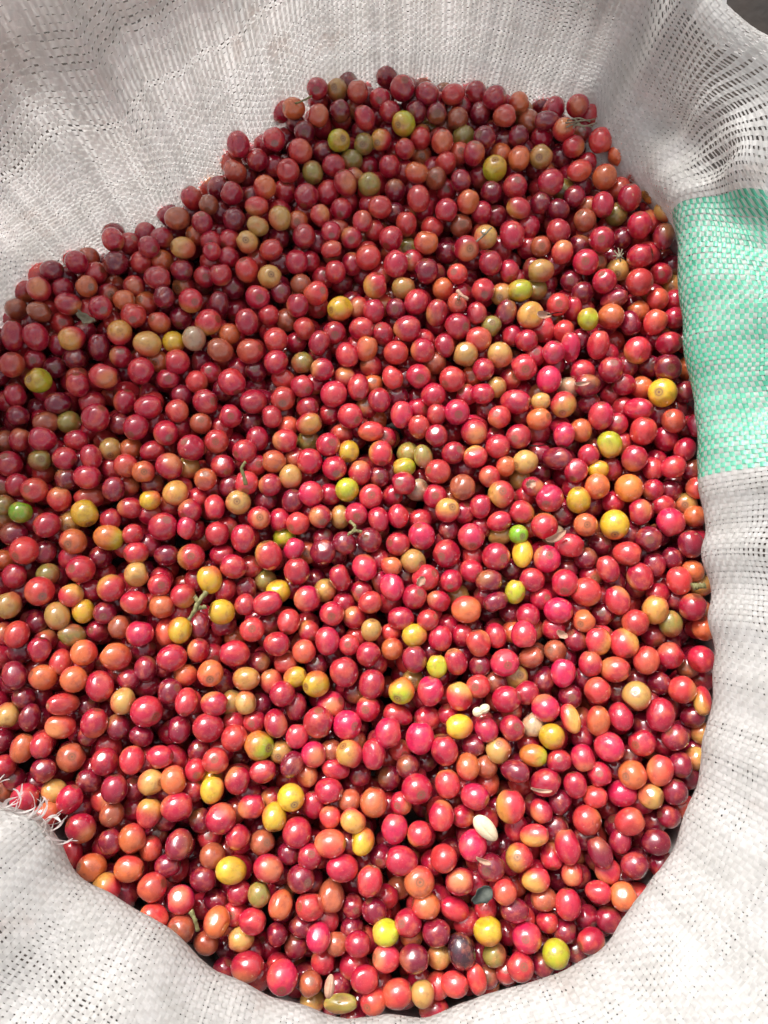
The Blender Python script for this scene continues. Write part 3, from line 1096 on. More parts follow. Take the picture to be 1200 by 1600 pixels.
-1588 164 -101 683 772 8 97 19 d0
-1000 460 -129 744 789 11 -28 94 s0
-334 439 -124 747 792 40 -7 90 r0
-295 298 -132 746 791 21 -64 72 r0
305 135 -167 749 794 -6 -17 97 r0
-1930 -766 -66 646 743 25 92 26 r0
-454 -774 -130 721 764 -12 -2 -98 s0
-387 -1332 -97 698 740 -10 -20 -96 p0
955 -1367 -71 689 730 -20 34 91 r0
-1843 -1409 -44 671 711 71 -42 54 d0
-436 -2207 -107 607 732 98 -12 2 d0
-221 -2548 -37 457 902 97 10 18 k0
856 2295 -46 684 816 -20 -96 -14 o0
-649 1883 -55 717 779 17 -83 -51 t0
-395 1074 -100 687 818 32 86 38 r0
-452 569 -127 678 824 93 23 24 m0
1069 488 -90 660 819 -21 -96 9 p0
1695 285 -62 674 767 90 30 26 r0
1033 -1485 -54 625 738 -18 96 12 r0
-1246 1687 -65 686 799 -82 -18 52 t0
-1269 -522 -112 680 750 94 -28 12 o0
-25 1957 -49 704 787 86 11 -47 s0
207 2201 -57 700 795 94 -3 -31 o0
234 1026 -98 745 790 2 54 -83 r0
-218 167 -137 739 784 10 -2 -99 g0
677 426 -115 738 782 -25 26 -92 r0
168 -254 -155 734 778 67 -36 63 t0
-1283 -400 -99 713 755 37 -12 91 r0
-1068 -628 -181 609 858 -13 96 -22 d0
529 -968 -112 706 749 -38 -4 91 s0
370 2404 -31 696 786 -1 44 89 s0
569 2319 -31 691 788 11 47 86 r0
-107 1043 -112 674 824 32 75 56 o0
-1676 1731 -38 688 764 28 -94 -10 r0
-143 273 -151 703 780 -1 99 -2 r0
-1783 -460 -87 699 741 -46 8 -87 m0
-483 -1236 -109 670 719 28 94 11 p0
173 -684 -122 674 757 96 10 -22 y0
-255 -353 -146 624 842 -27 83 46 r0
1416 1355 -85 583 917 73 2 67 d0
1242 -673 -203 577 891 69 6 70 p0
1026 -1139 -67 546 858 -26 91 -28 m0
1751 -1043 -44 522 869 -13 -90 38 m0
-955 2054 -54 732 776 13 49 -85 r0
277 2741 -20 687 781 92 -33 15 r0
-1894 1584 -55 719 762 4 -20 -97 r0
-305 1154 -128 742 787 11 -54 82 r0
-657 955 -113 736 780 43 73 -51 r0
692 607 -120 733 777 -38 2 92 s0
926 589 -95 727 770 63 1 77 o0
-828 396 -114 728 771 -61 -45 64 r0
-813 208 -123 726 770 4 -84 52 m0
-971 -99 -124 719 762 23 34 -90 r0
-90 -792 -115 705 748 -19 -21 -95 r0
-91 2117 -48 735 779 -4 -7 -99 k0
-557 247 -142 700 764 12 -98 -8 t0
542 363 -119 703 758 98 8 -10 m0
640 2432 -30 731 775 -61 -23 74 d0
839 1947 -43 663 803 93 -28 -19 m0
1103 1654 -55 691 768 23 84 46 s0
-542 1604 -90 706 772 -4 -87 -46 r0
-530 1314 -87 698 775 -9 82 54 r0
-29 723 -134 694 785 -27 94 18 r0
1455 815 -122 691 765 -98 7 14 r0
-1879 342 -77 706 749 88 -38 27 r0
-1433 -215 -102 677 737 -70 -31 63 m0
-544 -607 -128 665 758 -11 -90 39 s0
630 -2011 -9 645 683 20 -22 -95 s0
1127 -2020 -42 582 715 90 -10 39 r0
445 2749 -36 664 805 89 40 -20 s0
750 1272 -87 645 827 27 76 57 d0
641 -495 -115 620 807 -90 -35 21 d0
477 -2434 -34 503 788 -24 96 5 s0
-578 2646 -39 678 782 -83 -27 47 o0
1745 1908 -17 670 753 68 -58 43 t0
-619 -427 -208 685 760 94 31 4 y0
808 30 -125 684 751 -94 32 0 m0
529 2000 -56 695 763 33 71 61 o0
-64 1286 -106 687 782 -4 85 51 r0
1139 2486 -26 719 762 -28 19 -93 s0
-705 1497 -71 725 768 27 -26 91 t0
-494 805 -122 728 772 58 -54 60 r0
-923 617 -120 722 765 23 -31 91 r0
609 1406 -70 725 768 2 -72 68 r0
-1237 641 -102 716 759 -58 72 -36 s0
-735 -4 -145 717 760 22 -9 96 r0
1168 -54 -83 702 745 -11 -15 97 o0
-816 -1444 -204 551 858 83 -3 -53 s0
-33 -12 -132 637 803 -23 91 -32 r0
391 1942 -62 699 749 -20 -94 -24 r0
-1730 356 -92 633 775 -26 94 15 r0
-748 2091 -43 717 760 -36 25 -89 o0
-936 1879 -66 719 762 -8 17 -97 d0
-374 908 -111 693 752 -92 -18 32 r0
1021 993 -56 685 736 22 72 64 p0
-1137 39 -124 705 748 -35 -62 69 r0
-541 104 -157 690 744 23 76 60 d0
569 64 -124 684 738 15 97 13 r0
84 -156 -148 712 754 -70 -3 70 r0
826 -571 -137 697 739 -12 48 -86 r0
1141 -1548 -65 623 686 86 -6 49 s0
-170 2758 -26 689 745 -6 61 78 s0
-999 61 -135 630 793 13 -96 21 r0
640 -684 -143 627 769 -26 92 -26 r0
-285 2421 -47 715 758 41 -37 82 g0
-849 1721 -58 711 754 5 -32 94 t0
593 753 -105 677 749 75 -45 47 r0
560 596 -230 613 868 95 -26 -12 p0
-1523 302 -92 694 736 3 -26 -96 s0
-655 337 -130 678 742 -93 2 33 o0
-264 -1415 -122 547 815 91 -22 -33 r0
-419 2588 -31 687 735 -28 -89 -33 s0
-658 -2037 -60 607 661 6 98 -12 k0
-503 -34 -141 703 745 -52 -50 68 s0
-376 8 -135 704 746 32 -65 67 r0
-234 -152 -147 703 745 57 -49 65 d0
411 391 -132 709 752 49 7 86 r0
506 -316 -144 698 740 56 -48 66 r0
-2093 1252 -45 621 755 92 -18 -32 b0
-428 2779 -19 704 746 -1 -72 68 r0
1068 1314 -76 701 743 -14 -34 92 s0
-672 195 -131 699 741 9 65 -75 r0
316 493 -122 704 746 -25 12 95 r0
1136 -604 -100 674 714 -52 -32 78 o0
-1007 1512 -70 702 744 -3 36 -92 r0
-165 18 -135 698 740 11 -36 91 p0
-796 1965 -54 635 778 98 8 -6 s0
-701 1681 -73 642 774 91 21 32 s0
211 550 -131 658 756 -18 74 63 s0
-78 -498 -132 637 740 92 35 -4 s0
85 10 -144 651 751 -10 96 -21 r0
1170 1315 -133 612 812 -4 58 80 r0
-77 529 -144 608 815 99 4 0 s0
-1456 1686 -53 690 731 71 -49 48 r0
-1417 264 -93 681 722 35 -21 90 o0
-2036 1523 -40 625 728 98 12 9 d0
53 858 -114 638 761 34 -92 -13 s0
754 -439 -120 610 744 15 94 26 g0
-1054 222 -119 683 724 18 32 92 o0
-787 1827 -54 646 732 -94 13 27 t0
483 2136 -44 689 730 30 55 -77 d0
-674 613 -124 663 716 -31 93 -16 r0
865 1082 -82 659 715 83 2 53 r0
-2098 16 -55 653 692 28 16 -94 G0
626 244 -130 685 726 33 -45 -82 r0
1032 2542 -17 581 798 -98 1 -14 d0
371 1062 -109 624 765 -23 96 -3 r0
674 -28 -118 608 752 94 23 21 r0
1643 70 -130 618 726 -98 -1 14 r0
313 -489 -132 620 722 86 -27 -41 r0
-1817 1417 -40 667 707 70 -38 59 o0
-321 150 -189 688 729 -74 6 66 r0
388 -374 -127 669 709 -18 -62 75 r0
-1348 1363 -69 633 716 9 -98 -9 d0
1238 1209 -54 630 714 -22 93 26 g0
567 1256 -77 627 734 27 -95 -11 r0
-771 -1059 -103 590 699 22 -96 5 t0
927 1007 -139 679 720 -6 -5 99 r0
601 903 -99 675 715 16 -94 28 r0
-400 1905 -55 645 705 -20 81 54 s0
-112 1727 -163 622 767 89 -15 41 s0
-1594 1344 -73 621 712 98 9 13 o0
-466 684 -155 628 736 87 9 46 r0
-19 -373 -227 576 782 -21 79 56 p0
297 -858 -102 606 675 -3 98 12 g0
-135 1866 -62 630 711 4 -96 -22 r0
1395 -682 -188 519 802 93 31 -17 m0
132 2365 -48 663 703 -4 43 -89 r0
-73 -657 -131 597 692 15 84 51 t0
-500 -916 -124 581 693 91 29 27 y0
455 1519 -82 662 702 -44 -22 86 s0
790 1140 -143 645 690 -6 -99 -7 r0
686 807 -142 639 691 18 64 73 t0
318 628 -124 637 686 21 84 48 r0
-523 -186 -141 623 679 35 91 18 p0
-797 -513 -118 612 668 -12 -98 0 r0
-196 -738 -137 640 678 -11 -1 98 r0
-1151 -68 -108 559 735 7 99 3 p0
-1131 1854 -52 653 692 14 27 94 r0
-210 403 -137 658 697 -3 -92 38 y0
-329 1793 -60 654 694 10 -75 63 r0
689 -100 -202 536 796 88 5 45 t0
234 368 -136 555 767 24 -94 -19 k0
120 311 -164 589 729 -98 -8 12 g0
657 1185 -103 648 686 -3 -7 99 k0
1210 365 -90 633 671 -14 -49 -85 r0
-1073 -1058 -171 464 825 33 -82 45 r0
-290 -1655 -87 595 631 -52 34 -78 s0
251 -599 -116 626 663 67 28 67 s0
875 179 -103 588 683 93 -25 -23 r0
-1098 1979 -59 637 675 3 -84 52 b0
451 1325 -77 640 678 -4 -41 90 s0
-1366 96 -96 596 643 90 37 -18 y0
-1461 -105 -111 612 649 53 35 -76 r0
722 306 -123 596 657 20 74 62 o0
-323 1679 -70 547 693 95 21 18 s0
1266 281 -104 561 649 96 17 15 y0
42 -286 -127 551 662 82 -35 43 o0
939 696 -87 570 621 91 6 38 t0
-1064 1659 -54 582 617 -2 -11 98 r0
42 -664 -193 519 642 -94 -20 22 s0
1067 563 -171 481 707 71 -38 58 p0
781 -106 -106 569 603 27 -31 90 G0
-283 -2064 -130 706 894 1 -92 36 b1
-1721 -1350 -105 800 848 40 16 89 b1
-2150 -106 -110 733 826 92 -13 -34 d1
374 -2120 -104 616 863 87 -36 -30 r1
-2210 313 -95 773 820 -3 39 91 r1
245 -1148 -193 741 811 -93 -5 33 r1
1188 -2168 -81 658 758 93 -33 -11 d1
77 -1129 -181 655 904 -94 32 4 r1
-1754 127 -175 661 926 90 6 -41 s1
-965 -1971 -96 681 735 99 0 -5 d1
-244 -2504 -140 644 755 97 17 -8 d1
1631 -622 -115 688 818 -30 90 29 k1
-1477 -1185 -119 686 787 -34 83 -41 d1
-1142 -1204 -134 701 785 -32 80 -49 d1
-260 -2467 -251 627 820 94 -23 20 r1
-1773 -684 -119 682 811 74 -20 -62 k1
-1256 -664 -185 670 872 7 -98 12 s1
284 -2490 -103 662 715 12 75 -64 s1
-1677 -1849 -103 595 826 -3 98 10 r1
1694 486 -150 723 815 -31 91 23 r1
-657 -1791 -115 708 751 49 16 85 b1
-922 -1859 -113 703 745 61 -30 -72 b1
-51 -2127 -102 695 736 -43 79 42 d1
1191 -1925 -88 693 735 -65 67 32 r1
-1967 -1133 -102 630 804 1 99 -6 d1
847 -2066 -82 627 749 -95 -12 24 b1
-1906 104 -109 706 767 27 83 47 s1
-963 316 -163 762 808 47 -62 61 r1
-2122 -349 -99 684 757 23 93 25 r1
-90 -1093 -156 730 774 -17 -2 98 r1
1049 -1022 -139 724 767 -11 -9 98 d1
-1473 -1644 -96 689 731 20 53 -81 b1
-936 -2284 -104 636 710 87 -31 -36 b1
1211 908 -137 723 806 -98 10 8 r1
-1569 713 -137 695 822 33 69 62 r1
959 -1581 -110 671 730 30 94 -7 d1
-1741 1055 -117 652 869 4 88 46 d1
-1962 697 -118 680 813 76 34 -54 d1
-386 -1602 -138 642 774 -10 97 19 r1
906 -1861 -121 629 755 -8 -77 62 r1
-949 2238 -93 755 800 -61 77 -5 s1
1696 2068 -59 740 784 -79 -48 36 m1
-2219 741 -102 671 785 -2 70 70 r1
-763 486 -166 725 781 13 -95 -24 r1
1564 -282 -118 678 765 9 -98 -5 d1
800 -1004 -129 685 738 93 34 -8 r1
133 -1401 -141 704 746 -9 12 98 d1
-1794 -1524 -93 675 716 48 -9 -86 t1
1510 1204 -99 666 824 22 -97 -3 d1
-1494 56 -136 680 784 98 -10 -4 r1
-1822 -836 -113 625 791 -4 -94 30 s1
-322 2280 -96 711 778 94 21 -25 r1
1174 -242 -141 680 753 74 -28 59 d1
-1349 -872 -136 643 754 11 -98 10 d1
-930 -626 -210 677 765 91 9 -37 d1
-641 -943 -171 665 751 -23 86 44 s1
1713 -1132 -99 646 709 84 34 40 d1
-1611 -1470 -95 628 709 -76 30 56 d1
-1020 1340 -120 666 828 11 88 44 d1
1267 -1776 -84 613 727 18 96 19 d1
1593 290 -118 655 772 -3 -95 27 r1
-2023 575 -114 651 813 70 30 -63 b1
-496 -1084 -161 622 822 -8 -98 9 d1
-283 2648 -63 726 770 24 -15 95 d1
1208 2391 -60 718 761 39 72 -56 r1
1783 402 -99 659 747 -42 -89 -11 r1
-2169 465 -111 662 749 33 87 35 r1
-2161 189 -105 656 745 36 91 18 r1
-1982 -202 -160 657 746 32 93 10 d1
-710 115 -208 724 767 76 30 56 d1
1814 -649 -101 677 718 -34 76 54 o1
1543 -951 -110 674 715 -50 26 -81 d1
-771 -2039 -98 619 692 -87 -20 42 r1
36 2270 -89 693 767 -3 66 73 r1
141 1880 -112 686 779 -3 81 57 s1
1486 2330 -62 691 761 -29 58 75 o1
-1384 405 -144 662 769 87 44 -19 r1
-2086 -1123 -88 626 735 21 -87 42 t1
836 -809 -137 637 759 84 26 46 b1
-751 -2261 -81 604 720 -90 -1 42 t1
851 -1628 -99 624 706 29 -87 38 r1
-1394 1772 -98 682 775 -67 -55 48 r1
212 2655 -79 725 769 -51 -58 61 d1
1203 2051 -84 709 752 -45 78 -42 d1
120 1454 -132 716 759 79 40 -45 t1
-727 -1162 -154 670 711 -10 -12 98 r1
-1261 -1820 -117 644 682 12 91 37 s1
-382 -2475 -84 634 672 8 51 85 b1
474 2603 -72 713 756 -24 -96 0 b1
71 2109 -103 717 760 41 -18 -88 d1
-2256 1291 -83 695 737 5 48 -86 b1
1258 1884 -75 711 754 -59 13 78 b1
-304 1553 -115 687 746 -11 83 52 r1
-1387 26 -180 670 729 95 -8 -27 r1
-618 -6 -188 665 755 32 -91 20 r1
-924 -424 -184 658 743 25 95 -15 r1
-1597 -558 -124 676 717 20 -35 90 d1
-1125 -907 -153 648 714 -84 3 52 o1
-559 -845 -181 650 733 96 2 26 s1
642 -2427 -117 630 668 -19 42 87 s1
1157 2396 -170 708 780 6 98 16 d1
-1834 467 -119 664 748 98 1 -15 r1
-1272 -221 -154 652 761 99 -2 10 d1
1580 -446 -142 650 742 -93 -33 7 r1
-425 -1444 -148 633 726 -33 93 -6 s1
-1156 -1903 -96 615 719 97 21 6 d1
1003 -1941 -88 621 682 1 -94 32 r1
-1386 1221 -125 704 746 -38 -2 92 s1
-509 2508 -78 710 753 8 -66 74 d1
-454 2224 -90 707 749 33 -93 9 k1
-268 1975 -104 717 760 -9 -82 55 r1
859 2467 -62 707 749 -4 -87 47 d1
678 2082 -79 713 756 -12 4 98 d1
1230 1412 -113 702 744 58 -11 -80 d1
-714 1277 -142 704 746 -4 19 -97 r1
779 877 -191 708 750 23 -14 95 r1
-565 -2243 -98 639 678 -13 -39 -90 d1
577 -2337 -81 626 664 54 60 58 k1
330 2179 -81 713 756 -16 -46 86 b1
-2192 611 -101 686 727 -23 9 -96 d1
-2034 338 -99 683 724 50 -13 84 k1
-950 -218 -179 663 737 99 1 0 r1
215 -3 -205 667 757 -97 -15 15 r1
1006 -100 -199 668 741 82 16 54 e1
976 -646 -167 654 726 92 -23 27 r1
-1722 -548 -125 647 730 -10 98 -5 y1
-1512 -639 -130 647 727 -6 -97 18 b1
744 -663 -213 659 740 -25 -95 13 o1
497 -1289 -131 635 717 89 9 43 d1
289 -2348 -90 628 665 42 68 58 t1
-623 882 -206 675 811 91 -38 11 s1
828 -1177 -118 639 700 -13 -97 18 e1
46 -760 -159 674 714 21 16 -95 o1
36 2640 -61 710 752 10 76 -62 r1
863 -2181 -97 632 670 5 -22 -96 r1
1023 2506 -128 726 769 85 41 -29 r1
393 2291 -88 720 763 -17 15 -96 s1
619 1962 -120 707 749 4 -38 -92 r1
-1605 993 -118 690 732 30 15 93 r1
-1881 981 -115 689 730 -79 13 -59 d1
-494 1187 -143 708 750 -21 -8 -96 s1
-79 963 -197 713 756 -63 1 76 r1
-1538 206 -200 700 742 1 -78 62 s1
-131 -432 -205 689 731 -20 8 97 r1
1816 -2 -104 682 723 49 10 -85 o1
1776 -321 -102 664 704 -28 56 -77 o1
-1443 -934 -143 667 707 -30 -14 -93 d1
-2011 -1029 -108 653 692 -32 38 86 d1
-172 -581 -186 682 723 48 -24 -83 r1
90 -1324 -213 666 706 36 -25 89 s1
954 -2229 -102 637 675 53 42 73 d1
549 -2461 -148 634 672 -11 15 97 d1
-808 2317 -92 716 759 43 75 -48 r1
-92 2025 -130 721 764 35 -55 74 r1
-202 1631 -158 695 752 -18 93 28 r1
1178 527 -121 665 751 -32 93 11 o1
-262 15 -199 667 758 -4 99 -3 t1
-1056 -769 -141 647 724 21 88 39 r1
-1344 -1237 -116 639 693 86 -25 -42 d1
-248 -2288 -93 629 667 35 -50 -78 b1
-306 2808 -64 713 756 -20 -45 86 t1
171 -1472 -222 636 770 98 14 2 r1
-26 2745 -67 713 755 -9 -73 67 r1
236 2465 -82 710 753 -2 57 -81 s1
-1257 1554 -97 696 738 69 -51 50 d1
1685 1359 -92 692 734 9 -89 42 s1
-1117 1523 -120 699 741 30 -45 83 r1
-1104 579 -142 686 727 24 -1 96 b1
777 1554 -107 698 740 -3 -95 29 r1
1402 568 -123 683 724 -22 7 96 r1
-1875 230 -112 676 716 36 -83 39 d1
-434 -660 -181 670 711 34 -69 62 r1
976 -774 -150 664 704 -59 12 79 b1
566 -1400 -136 651 690 25 -19 -94 b1
1541 -1652 -92 640 678 -89 21 37 d1
-61 1857 -148 709 752 -34 13 -92 r1
547 -854 -165 674 715 -19 -22 95 d1
-1639 419 -143 683 724 27 -76 58 t1
-2053 280 -197 697 739 -43 48 -75 s1
-1949 -335 -142 678 719 19 -81 54 k1
-1044 1980 -156 713 755 -31 4 -94 d1
983 1722 -107 701 743 -7 -45 88 b1
-1608 -10 -140 676 716 -37 73 -56 r1
340 2632 -66 710 753 -2 -57 81 d1
-1266 1499 -199 711 753 -34 -56 74 r1
-1315 856 -136 690 731 30 -30 89 r1
-970 1647 -110 700 742 -7 56 -82 r1
-518 1472 -126 699 741 -32 43 -83 b1
-553 1136 -232 709 752 40 -10 90 r1
855 658 -214 698 740 -58 -59 55 r1
-2277 465 -147 685 726 -3 -77 62 b1
-29 257 -186 687 728 12 -19 96 d1
-771 327 -186 688 730 42 -12 89 r1
-1116 123 -199 687 728 63 -70 30 r1
-868 -1059 -188 642 755 33 91 22 t1
1096 -711 -145 664 704 -54 58 60 d1
-188 -1578 -121 646 684 -12 15 -97 b1
-514 -1845 -122 641 680 77 -14 60 d1
428 -1658 -127 645 684 -79 -3 60 r1
540 -2117 -109 634 672 -53 55 63 r1
96 -1593 -131 647 686 -39 -5 91 r1
825 -2382 -78 625 663 34 32 87 d1
984 2006 -82 702 744 4 7 99 d1
-1550 1455 -115 697 739 -67 51 -52 r1
1171 1507 -142 702 744 -27 -43 85 d1
-1141 843 -143 691 732 -38 -32 -86 s1
181 1635 -126 702 744 -41 -13 89 r1
368 1444 -124 698 740 -12 -28 -94 o1
1670 -244 -123 669 709 58 -18 -78 d1
1814 764 -107 694 735 -67 -9 72 d1
-1131 -59 -217 698 740 -13 53 83 r1
-363 -115 -230 698 740 39 34 85 d1
-849 -1173 -185 670 710 -27 66 68 r1
-1040 -1416 -125 650 689 34 -37 86 r1
-130 2417 -72 708 750 -7 -60 79 k1
-1291 1091 -127 693 734 -55 69 -44 y1
-1602 1754 -124 704 746 65 13 73 r1
-1982 1429 -95 694 736 -2 20 -97 r1
-503 972 -169 697 739 -80 -5 -58 k1
-1066 916 -185 698 740 -1 -14 98 r1
205 686 -190 695 737 64 -30 69 r1
1575 1298 -131 697 739 47 46 -74 o1
48 152 -220 690 732 48 -15 86 r1
384 -69 -188 682 723 -22 -58 77 d1
1587 165 -125 676 717 49 40 -76 r1
1792 87 -171 682 723 -39 -26 87 t1
-294 -1318 -156 655 695 -30 -14 -93 b1
-573 -1324 -141 653 692 -12 -30 94 t1
1099 1964 -87 702 744 73 -20 -64 d1
-1874 874 -155 693 735 61 43 65 s1
-471 1654 -171 709 752 -9 -46 87 r1
1774 1226 -80 688 729 47 46 -74 r1
452 -682 -183 679 720 -20 -30 -92 r1
-2085 -1396 -102 648 686 14 -43 -88 r1
-969 1766 -108 702 744 -46 -76 44 r1
-28 -241 -223 684 725 18 2 -97 r1
1613 2200 -72 704 746 -79 -59 8 d1
-643 1423 -135 700 742 20 -24 94 d1
-585 575 -196 694 736 -3 53 -83 s1
74 1314 -131 697 739 -10 -45 88 d1
629 688 -212 698 740 12 45 -87 d1
1568 807 -143 690 732 -53 31 78 o1
1405 786 -225 702 744 -18 17 96 r1
911 -473 -152 669 709 29 1 95 r1
374 -621 -235 679 720 -36 -43 82 r1
809 -1278 -185 660 700 -4 17 -97 r1
28 -1368 -292 675 715 -23 57 -77 r1
739 -552 -220 678 719 16 57 -79 d1
17 -2076 -174 645 683 -28 -51 80 r1
-594 -103 -246 690 731 39 31 -86 g1
1838 169 -102 673 714 -6 -39 91 s1
144 -2257 -128 635 673 58 -30 75 o1
-1521 1619 -118 701 743 -36 45 -81 s1
878 -40 -214 698 740 -78 -3 61 o1
405 2614 -170 726 769 1 73 -67 b1
315 970 -162 696 738 -26 -40 -87 b1
-2226 65 -109 672 713 -27 -50 81 k1
572 -51 -208 685 726 -19 -65 -72 r1
-163 -695 -233 678 718 0 -34 93 s1
-1187 1822 -145 708 751 -50 -37 77 o1
-160 1331 -155 701 743 33 88 -32 r1
-18 2447 -73 708 751 -37 -72 57 m1
-241 881 -174 696 738 -75 46 -45 r1
-425 850 -203 700 742 42 58 -68 r1
1104 1157 -110 691 733 22 75 -61 s1
505 769 -180 695 737 -59 5 79 r1
845 143 -204 688 729 21 41 87 r1
362 -1129 -179 662 702 -19 72 66 r1
730 1406 -123 698 740 -29 -65 69 t1
543 899 -196 700 742 -17 -45 86 o1
-1857 1663 -137 704 746 -92 15 -34 b1
-2266 190 -149 680 721 30 -23 92 d1
198 185 -216 690 732 65 27 69 e1
-951 -1469 -171 655 694 59 -32 73 y1
-1083 1752 -102 700 742 17 -62 75 r1
-21 1897 -252 725 769 -4 -48 87 r1
-951 1147 -135 695 737 -18 43 -87 o1
-533 376 -202 692 733 -52 26 -80 r1
236 271 -285 702 744 -79 -32 50 r1
475 36 -182 683 724 23 55 79 r1
525 -223 -210 682 723 18 -59 77 r1
-234 -496 -219 679 720 -3 -3 -99 r1
-879 -693 -293 686 728 8 19 -97 o1
-993 -791 -230 675 716 42 -35 82 r1
-539 1886 -96 702 744 -2 -51 85 o1
867 2705 -62 711 754 0 -99 1 o1
1709 -1352 -88 645 683 29 7 94 t1
-206 1780 -102 701 743 7 -66 74 r1
51 1716 -192 713 756 -4 -3 99 o1
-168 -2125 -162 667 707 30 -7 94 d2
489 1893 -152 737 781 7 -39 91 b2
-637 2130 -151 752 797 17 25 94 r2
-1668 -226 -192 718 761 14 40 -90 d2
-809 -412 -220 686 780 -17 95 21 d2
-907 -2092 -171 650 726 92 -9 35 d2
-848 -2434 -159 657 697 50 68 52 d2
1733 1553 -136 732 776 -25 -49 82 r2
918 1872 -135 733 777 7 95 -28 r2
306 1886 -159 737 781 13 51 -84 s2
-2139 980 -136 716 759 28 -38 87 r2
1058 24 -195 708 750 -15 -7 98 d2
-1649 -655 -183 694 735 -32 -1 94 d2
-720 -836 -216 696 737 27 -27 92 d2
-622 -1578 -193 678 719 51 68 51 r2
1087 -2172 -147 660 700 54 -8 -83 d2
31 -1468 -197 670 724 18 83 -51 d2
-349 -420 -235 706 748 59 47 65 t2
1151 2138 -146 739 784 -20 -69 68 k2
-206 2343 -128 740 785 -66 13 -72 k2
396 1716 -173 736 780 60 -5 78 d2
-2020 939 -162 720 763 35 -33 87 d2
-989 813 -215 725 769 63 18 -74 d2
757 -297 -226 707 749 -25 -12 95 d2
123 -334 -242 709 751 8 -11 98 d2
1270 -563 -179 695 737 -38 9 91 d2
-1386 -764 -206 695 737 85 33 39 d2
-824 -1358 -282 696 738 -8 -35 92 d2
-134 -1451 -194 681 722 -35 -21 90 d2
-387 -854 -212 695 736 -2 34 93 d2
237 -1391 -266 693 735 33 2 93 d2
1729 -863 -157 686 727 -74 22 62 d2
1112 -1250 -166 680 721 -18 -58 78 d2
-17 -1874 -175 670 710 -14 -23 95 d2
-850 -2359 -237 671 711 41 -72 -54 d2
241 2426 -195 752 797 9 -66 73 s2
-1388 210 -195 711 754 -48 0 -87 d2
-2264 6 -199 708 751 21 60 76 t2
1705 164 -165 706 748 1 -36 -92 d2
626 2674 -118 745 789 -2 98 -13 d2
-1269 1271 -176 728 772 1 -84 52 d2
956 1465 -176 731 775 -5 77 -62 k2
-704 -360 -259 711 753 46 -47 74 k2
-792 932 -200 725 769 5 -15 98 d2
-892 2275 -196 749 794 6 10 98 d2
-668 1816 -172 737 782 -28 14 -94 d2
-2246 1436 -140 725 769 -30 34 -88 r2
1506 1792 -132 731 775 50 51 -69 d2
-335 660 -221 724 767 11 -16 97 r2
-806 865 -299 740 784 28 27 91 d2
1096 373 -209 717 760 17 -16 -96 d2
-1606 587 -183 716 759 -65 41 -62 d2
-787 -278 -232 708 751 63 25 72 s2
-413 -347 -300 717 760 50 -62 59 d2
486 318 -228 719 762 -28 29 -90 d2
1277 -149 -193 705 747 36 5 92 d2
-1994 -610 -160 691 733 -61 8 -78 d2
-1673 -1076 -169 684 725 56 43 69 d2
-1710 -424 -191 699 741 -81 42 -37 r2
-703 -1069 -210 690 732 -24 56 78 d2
-165 -999 -228 694 736 -32 -53 77 d2
754 -917 -189 690 731 22 13 96 t2
1330 -997 -185 688 729 -33 -5 93 d2
-1383 -1524 -170 676 716 13 73 66 d2
-1257 -1766 -212 678 718 25 15 95 d2
-172 -2235 -170 663 703 7 23 -96 d2
-467 -2312 -143 657 697 15 82 53 d2
1022 -2340 -156 659 698 -26 30 91 d2
186 -2479 -156 656 695 -7 95 26 r2
434 -448 -237 706 748 -2 -81 56 t2
-1996 1230 -155 724 767 36 -30 88 s2
1365 305 -179 711 753 17 -62 -75 r2
-1528 426 -184 714 757 44 67 -59 o2
-1186 323 -212 716 759 -27 72 -62 t2
-417 1789 -165 736 780 -40 89 -15 d2
-393 2398 -124 741 785 -1 58 -80 d2
941 2614 -116 743 788 4 89 -43 b2
1329 1628 -144 730 773 28 -24 92 b2
1039 1445 -265 745 790 -36 -54 75 d2
166 -936 -224 695 737 1 -17 98 t2
517 2500 -113 741 785 18 75 -62 k2
-1803 1553 -135 727 770 75 3 64 r2
1233 1743 -142 731 775 45 -61 63 d2
-947 1477 -178 732 776 23 -40 88 d2
-386 1556 -203 737 782 26 -5 95 r2
-815 608 -219 722 766 62 -33 70 d2
-1911 592 -167 714 757 43 45 -77 k2
1360 97 -171 706 748 53 35 -76 r2
1470 -404 -196 700 742 10 24 -96 d2
-674 -616 -235 702 745 37 41 82 d2
-1035 -1320 -177 681 721 18 34 91 d2
-2054 -1473 -172 677 718 22 9 96 d2
80 -2059 -261 680 721 -31 -37 -87 b2
-466 493 -241 724 767 -57 39 -71 k2
485 2382 -118 739 784 7 -39 91 s2
-1483 1369 -157 727 770 -27 -16 94 o2
1807 1366 -127 722 766 16 39 -90 r2
-1101 -100 -322 725 769 47 46 74 o2
-458 -190 -246 712 755 5 -27 95 o2
1372 -1343 -156 677 718 -35 10 92 d2
-2136 -1539 -217 683 724 21 9 96 b2
720 1978 -181 742 786 -30 22 92 d2
921 1763 -197 740 785 19 56 -79 r2
1477 1963 -138 735 779 60 72 -30 k2
-109 705 -231 726 770 -3 5 99 r2
151 412 -226 720 763 56 63 -53 k2
1822 1498 -198 735 780 -36 -55 74 t2
-1723 1425 -160 728 772 47 -36 79 r2
-2178 -674 -164 690 732 57 -4 81 r2
-105 2344 -195 751 796 24 -67 68 r2
909 2731 -175 755 800 48 -24 84 t2
-942 -48 -226 711 754 43 -21 87 r2
154 1767 -223 744 789 12 -37 91 k2
-1512 1833 -146 734 778 7 64 -76 r2
1823 1629 -175 734 778 -4 -86 49 d2
-907 954 -227 730 774 -10 -48 -86 r2
-69 847 -222 727 771 4 7 99 o2
1854 1099 -147 720 764 -10 16 97 d2
1837 -399 -153 694 735 -79 25 54 t2
-708 -2343 -166 660 700 -82 -11 -54 d2
